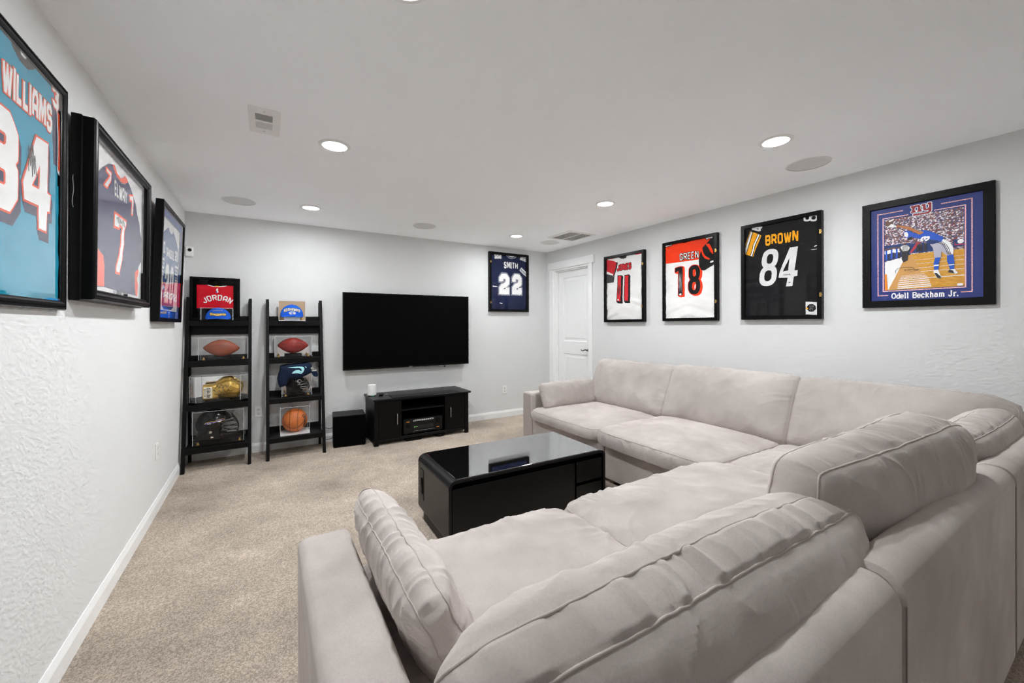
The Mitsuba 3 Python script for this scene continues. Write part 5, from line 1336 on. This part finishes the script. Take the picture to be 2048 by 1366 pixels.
face_on(Polygon([(.205, 1.462), (.23, 1.474), (.262, 1.468), (.272, 1.452), (.258, 1.44), (.24, 1.448), (.225, 1.438), (.21, 1.448)]), fy, "lace_white", k, "emblem", None, off=.003)
face_on(Polygon([(.22, 1.46), (.24, 1.466), (.256, 1.458), (.243, 1.452), (.228, 1.452)]), fy, "cap_royal", k, "emblem", None, off=.0045)

# the navy cap draped over the mini helmet's case
case("small display case under the draped navy cap", .137, .411, 4.712, 4.90, .5855, .872, .008, "black_plastic", "mirror")
k = thing("mini_helmet", "small dark helmet with a white emblem inside the case under the navy cap", "helmet")
mc = np.array([.265, 4.81, .712]); sh = helmet(k, mc, .72, "helmet_black"); hyf = ray_y(sh, mc[1] - .045)
E_m = [Point(mc[0] + .03, mc[2] + .03).buffer(.022) - Point(mc[0] + .034, mc[2] + .032).buffer(.012), Polygon([(mc[0] + .0, mc[2] + .0), (mc[0] + .03, mc[2] + .012), (mc[0] + .04, mc[2] - .004), (mc[0] + .012, mc[2] - .006)])]
face_on(unary_union(E_m), hyf, "ink_silver", k, "emblem", "silver emblem", off=.002)
solid("helmet_stand", bx(.20, .35, 4.76, 4.84, .5945, .62, .004), "black_plastic", "black stand under the small dark helmet", "stand", 30)
k = thing("draped_cap", "navy cap with pale blue swoosh draped over a small display case", "cap")
out = Polygon([(.124, .898), (.14, .902), (.18, .911), (.343, .9215), (.383, .9275), (.408, .91), (.4155, .886), (.413, .85), (.405, .826), (.386, .814), (.346, .796), (.3085, .781), (.2657, .769), (.2015, .775), (.18, .712), (.1186, .691), (.1026, .733), (.0986, .769), (.1053, .805), (.121, .853)]).buffer(.006).buffer(-.006)
bd = out.exterior
def puff(u, v):
    d = shapely.distance(shapely.points(u, v), bd)
    return .034 * (1 - np.exp(-d / .018)) + .006 * (meshkit.noise(np.c_[u * 24, v * 18, 0 * u]) - .5)
m = sheet(out, .007, puff, .19)
m.vertices = np.c_[m.vertices[:, 0], 4.716 - m.vertices[:, 2], m.vertices[:, 1]]
m.vertices[:, 1] = np.clip(m.vertices[:, 1], 0, 4.9)
part(k, "crown", m, "cap_navy", 50)
br_ = [(.398, .88), (.425, .868), (.452, .842), (.469, .803), (.462, .784), (.432, .789), (.408, .83)]
part(k, "brim", cat(mv(xf(prism(Polygon(br_).buffer(.003), .10), XZ), 0, 4.80)), "cap_navy", False)
def fy(x, z): return 4.716 - puff(x, z)
def dq(pts): return Polygon([(.134 + (a / 17.08 - 18) * .00457, .906 - (720 + b / 17.08 - 733) * .00511) for a, b in pts])
sw = dq([(500, 258), (760, 290), (900, 292), (965, 330), (985, 385), (960, 400), (880, 355), (780, 360), (690, 410), (640, 475), (790, 465), (880, 480), (960, 510), (1040, 440), (1075, 350), (1060, 280), (990, 250), (820, 245)])
face_on(sw, fy, "cap_ice", k, "emblem", "pale blue swoosh", off=.002)
face_on(dq([(1090, 250), (1150, 265), (1140, 320), (1120, 285)]), fy, "cap_ice", k, "emblem", None, off=.002)
for w_, (a, b, c, d_) in (("Go", (.400, .866, .430, .885)), ("Haw", (.410, .842, .455, .864))):
    g = fit(text(w_, .2, .05, SLAB, rounded=True), a, b, c, d_)
    face_on(g, lambda x, z: np.full(len(x), 4.698), "lace_white", k, "lettering", None, off=.001)

# ---- the red framed jersey standing on the left shelf
f = Framed("red jersey in a square black frame standing on top of the left ladder shelf", mount("B", -.628, 1.376, -1.6, .046), .402, .425, .028, .022, .010, 12, .002, cat_="framed jersey", group=None); f.D = .028
part(f.k, "mat_board", xf(mv(prism(sbox(.021, .021, .381, .404) - sbox(.052, .118, .348, .352), .003), 0, 0, .014), f.M), "matte_black", False, "wide black mat")
W2 = sbox(.052, .118, .348, .352)
b = f.put("jersey", W2.buffer(.004), "cl_jor", 0, .012)
cl = LineString([(x, .338 + 2.2 * (x - .215) ** 2) for x in np.linspace(.14, .29, 16)])
f.put("collar", cl.buffer(.005).intersection(W2), "cl_white", 1, .008, None, b); f.put("collar", Polygon([(c, d) for c, d in cl.coords] + [(.29, .36), (.14, .36)]).buffer(-.002).intersection(W2), "matte_black", 1, .01, None, b)
f.put("patch", sbox(.20, .337, .23, .345), "cl_yellow", 2, .006, None, b)
f.put("emblem", Polygon([(.214, .322), (.222, .317), (.224, .306), (.218, .300), (.226, .288), (.222, .276), (.208, .276), (.215, .288), (.207, .292), (.206, .306)]), "cl_white", 1, .006, None, b); f.put("emblem", sbox(.204, .276, .212, .29), "cl_royal", 1, .006, None, b)
g = text("JORDAN", .24, .18); g = affinity.scale(g, 1 / g.bounds[2], 1, origin=(0, 0))
arch = bend(g, lambda a, b: ((lambda th, r: (.217 + r * math.sin(th), .02 + r * math.cos(th)))((a - .5) * 1.22, .178 + .058 * b)))
f.put("lettering", arch.intersection(W2), "cl_white", 2, .007, None, b)

# ================================================================== television, stand and what stands on it
k = thing("television", "large flat black wall-mounted television", "television")
tx0, tx1, tz0, tz1, tyf = .744, 2.312, .808, 1.703, 4.880
part(k, "housing", bx(tx0, tx1, tyf + .002, tyf + .035, tz0, tz1, .004), "black_plastic", 30)
part(k, "bezel", mv(xf(prism(sbox(tx0, tz0, tx1, tz1) - sbox(tx0 + .010, tz0 + .016, tx1 - .010, tz1 - .010), .006), XZ), 0, tyf + .004), "frame_satin", False)
part(k, "screen", bx(tx0 + .0095, tx1 - .0095, tyf + .0005, tyf + .003, tz0 + .0155, tz1 - .0095), "screen_black", False)
part(k, "rear_housing", bx(tx0 + .2, tx1 - .2, tyf + .034, tyf + .07, tz0 + .04, tz0 + .6, .01), "black_plastic", 30)
part(k, "wall_bracket", bx(1.3, 1.75, tyf + .068, YB - .004, 1.05, 1.4), "frame_satin", False)
part(k, "badge", bx(1.505, 1.55, tyf - .0029, tyf - .002, tz0 + .005, tz0 + .011), "ink_silver", False, "tiny grey badge")
solid("sensor_dongle", cat(bx(1.965, 1.985, 4.885, 4.90, .785, .8, .002), tube(spline([(1.70, 4.895, .806), (1.78, 4.892, .797), (1.88, 4.892, .795), (1.968, 4.892, .794)], 24), .0018, 6)), "black_plastic", "tiny black sensor on a wire hanging below the television", "sensor", 35)

SX0, SX1, SY0, SZ = 1.0, 2.126, 4.497, .492
k = thing("television_stand", "low black wood television stand with two doors and open shelves", "tv stand")
part(k, "top", bx(SX0 - .016, SX1 + .024, 4.468, 4.962, SZ, .514, .004), "black_ash_flat", 30)
foot = Polygon([(4.495, 0), (4.54, 0), (4.56, .02), (4.575, .045), (4.87, .045), (4.885, .02), (4.90, 0), (4.945, 0), (4.945, SZ), (4.495, SZ)])
YZ = np.array([[0, 0, 1, 0], [1, 0, 0, 0], [0, 1, 0, 0], [0, 0, 0, 1.]])
for x in (SX0, SX1 - .018): part(k, "side_panel", mv(xf(prism(foot, .018), YZ), x), "black_ash", False)
for x in (SX0, SX1 - .048): part(k, "leg", bx(x, x + .048, SY0 - .004, SY0 + .018, 0, SZ, .002), "black_ash", False)
part(k, "bottom_panel", bx(SX0 + .018, SX1 - .018, SY0 + .008, 4.94, .048, .066), "black_ash_flat", False)
part(k, "bottom_rail", bx(SX0 + .046, SX1 - .046, SY0 + .002, SY0 + .016, .042, .072, .002), "black_ash_flat", False)
part(k, "back_panel", bx(SX0 + .018, SX1 - .018, 4.932, 4.94, .05, SZ), "matte_black", False)
for x in (1.279, 1.823): part(k, "divider", bx(x, x + .020, SY0 + .002, 4.935, .066, SZ), "black_ash", False)
part(k, "shelf", bx(1.299, 1.823, SY0 + .02, 4.935, .352, .368, .001), "black_ash_flat", False)
part(k, "top_rail", bx(1.299, 1.823, SY0 + .004, SY0 + .018, SZ - .012, SZ), "black_ash_flat", False)
for x0, x1, hx in ((SX0 + .050, 1.277, 1.246), (1.845, SX1 - .050, 1.884)):
    d = part(k, "door", bx(x0, x1, SY0 - .001, SY0 + .014, .075, SZ - .006, .002), "black_ash", False)
    part(d, "handle", tube(spline([(hx, SY0 - .002, .215), (hx, SY0 - .022, .222), (hx, SY0 - .026, .275), (hx, SY0 - .022, .330), (hx, SY0 - .002, .337)], 30), .0055, 10), "nickel", True, "brushed metal bar handle")
solid("glass_shelf_plate", bx(1.20, 1.99, 4.475, 4.66, .5145, .5195, .0015), "frame_satin", "thin flat black plate lying along the front of the television stand", "plate", 30)
k = thing("wifi_router", "white cylindrical wifi router with a green light on the left end of the television stand", "router")
part(k, "body", mv(lathe([(0, .008), (.047, .008), (.0505, .013), (.0505, .122), (.047, .128), (.040, .1285), (.038, .126), (0, .126)], 48), 1.035, 4.775, .514), "white_plastic", 35)
part(k, "foot", mv(cyl(.045, .009, 40, .002), 1.035, 4.775, .514), "black_plastic")
scene["led_green"] = {"type": "principled", "base_color": rgb((.02, .75, .25)), "roughness": .4}
part(k, "indicator", bx(1.03, 1.05, 4.727, 4.7305, .516, .521, .001), "led_green", False, "green indicator light")
solid("remote_control", rot(bx(1.115, 1.158, 4.70, 4.80, .5145, .532, .004), -20, (0, 0, 1), (1.14, 4.75, .52)), "black_plastic", "small black box beside the white router", "device", 30)
k = thing("key_ring", "small bunch of metal keys beside the black box on the television stand", "keys")
part(k, "ring", tube([(1.185 + .012 * math.cos(t), 4.745 + .012 * math.sin(t), .517) for t in np.linspace(0, 6.2, 20)], .0013, 6), "nickel", True)
for q, an in enumerate((20, -25, 60)):
    part(k, "key", mv(rot(cat(bx(.012, .05, -.003, .003, 0, .002), mv(cyl(.009, .002, 16), .008, 0, 0)), an, (0, 0, 1)), 1.185, 4.745, .5148 + .0022 * q), "nickel", False)

k = thing("av_receiver", "black audio receiver with a white strip of lettered buttons inside the television stand", "receiver")
rx0, rx1, ry, rz0, rz1 = 1.335, 1.800, 4.535, .080, .245
part(k, "body", bx(rx0, rx1, ry + .004, 4.88, rz0, rz1, .003), "black_plastic", 30)
part(k, "front_panel", bx(rx0 - .002, rx1 + .002, ry, ry + .006, rz0, rz1, .002), "table_satin", 30)
mat("lcd", "#050607", .1); mat("amber", "#d98a2b", .5); mat("text_grey", "#c9c9cc", .5)
scene["lcd_green"] = {"type": "principled", "base_color": rgb((.35, .9, .3)), "roughness": .4}
part(k, "display", bx(1.445, 1.69, ry - .001, ry, .125, .165), "lcd", False)
part(k, "button_strip", bx(1.445, 1.69, ry - .001, ry, .214, .23), "text_grey", False, "white strip of buttons")
for q in range(9): part(k, "button", bx(1.452 + q * .026, 1.468 + q * .026, ry - .0016, ry - .0008, .218, .226), ["frame_satin", "ink"][q % 2], False)
face_on(fit(text("DVR", .2, .2), 1.455, .143, 1.495, .155), lambda x, z: np.full(len(x), ry - .0008), "lcd_green", k, "display_text")
part(k, "trim_line", bx(1.445, 1.70, ry - .001, ry, .101, .104), "ink_silver", False)
part(k, "badge", bx(1.365, 1.402, ry - .001, ry, .209, .218), "amber", False, "small amber badge")
part(k, "badge", bx(1.725, 1.762, ry - .001, ry, .112, .119), "amber", False, "small amber badge")
YR = np.array([[1, 0, 0, 0], [0, 0, 1, 0], [0, -1, 0, 0], [0, 0, 0, 1.]])
for x, z, r in ((1.385, .170, .019), (1.745, .195, .024)): part(k, "knob", mv(xf(cyl(r, .016, 32, .003), np.array([[1, 0, 0, 0], [0, 0, -1, 0], [0, 1, 0, 0], [0, 0, 0, 1.]])), x, ry, z), "frame_satin", 30)
for x in (1.37, 1.76):
    for y in (4.56, 4.84): part(k, "foot", bx(x - .015, x + .015, y - .015, y + .015, .0661, rz0 + .001), "rubber", False)
solid("cable_box", bx(1.36, 1.54, 4.515, 4.66, .0, .034, .004), "black_plastic", "flat black box on the carpet under the television stand", "device", 30)
solid("speaker_puck", mv(cyl(.062, .034, 40, .008), 1.775, 4.56, 0), "black_plastic", "round black puck on the carpet under the television stand", "device", 35)

k = thing("subwoofer", "black cube subwoofer between the right ladder shelf and the television stand", "subwoofer")
SM = trimesh.transformations.rotation_matrix(math.radians(-6), (0, 0, 1), (.79, 4.82, 0))
part(k, "cabinet", xf(bx(.628, .958, 4.672, 4.955, .016, .338, .003), SM), "black_ash", 30)
part(k, "grille", xf(bx(.631, .955, 4.655, 4.673, .012, .336, .006), SM), "matte_black", 30)
for x in (.65, .94):
    for y in (4.69, 4.93): part(k, "foot", xf(mv(cyl(.015, .017, 16), x, y, 0), SM), "rubber", 30)
solid("speaker_cable", tube(spline([(.645, 4.90, .20), (.60, 4.93, .16), (.55, 4.93, .19), (.50, 4.94, .23)], 40), .0025, 6), "rubber", "thin dark cable sagging between the subwoofer and the right ladder shelf", "cable", True)
solid("power_cable", tube(spline([(.645, 4.91, .07), (.59, 4.92, .045), (.53, 4.93, .07), (.44, 4.93, .13), (.33, 4.93, .085), (.27, 4.94, .10), (.24, 4.95, .16)], 60), .003, 6), "rubber", "black cable looping behind the lowest shelf of the right ladder shelf", "cable", True)
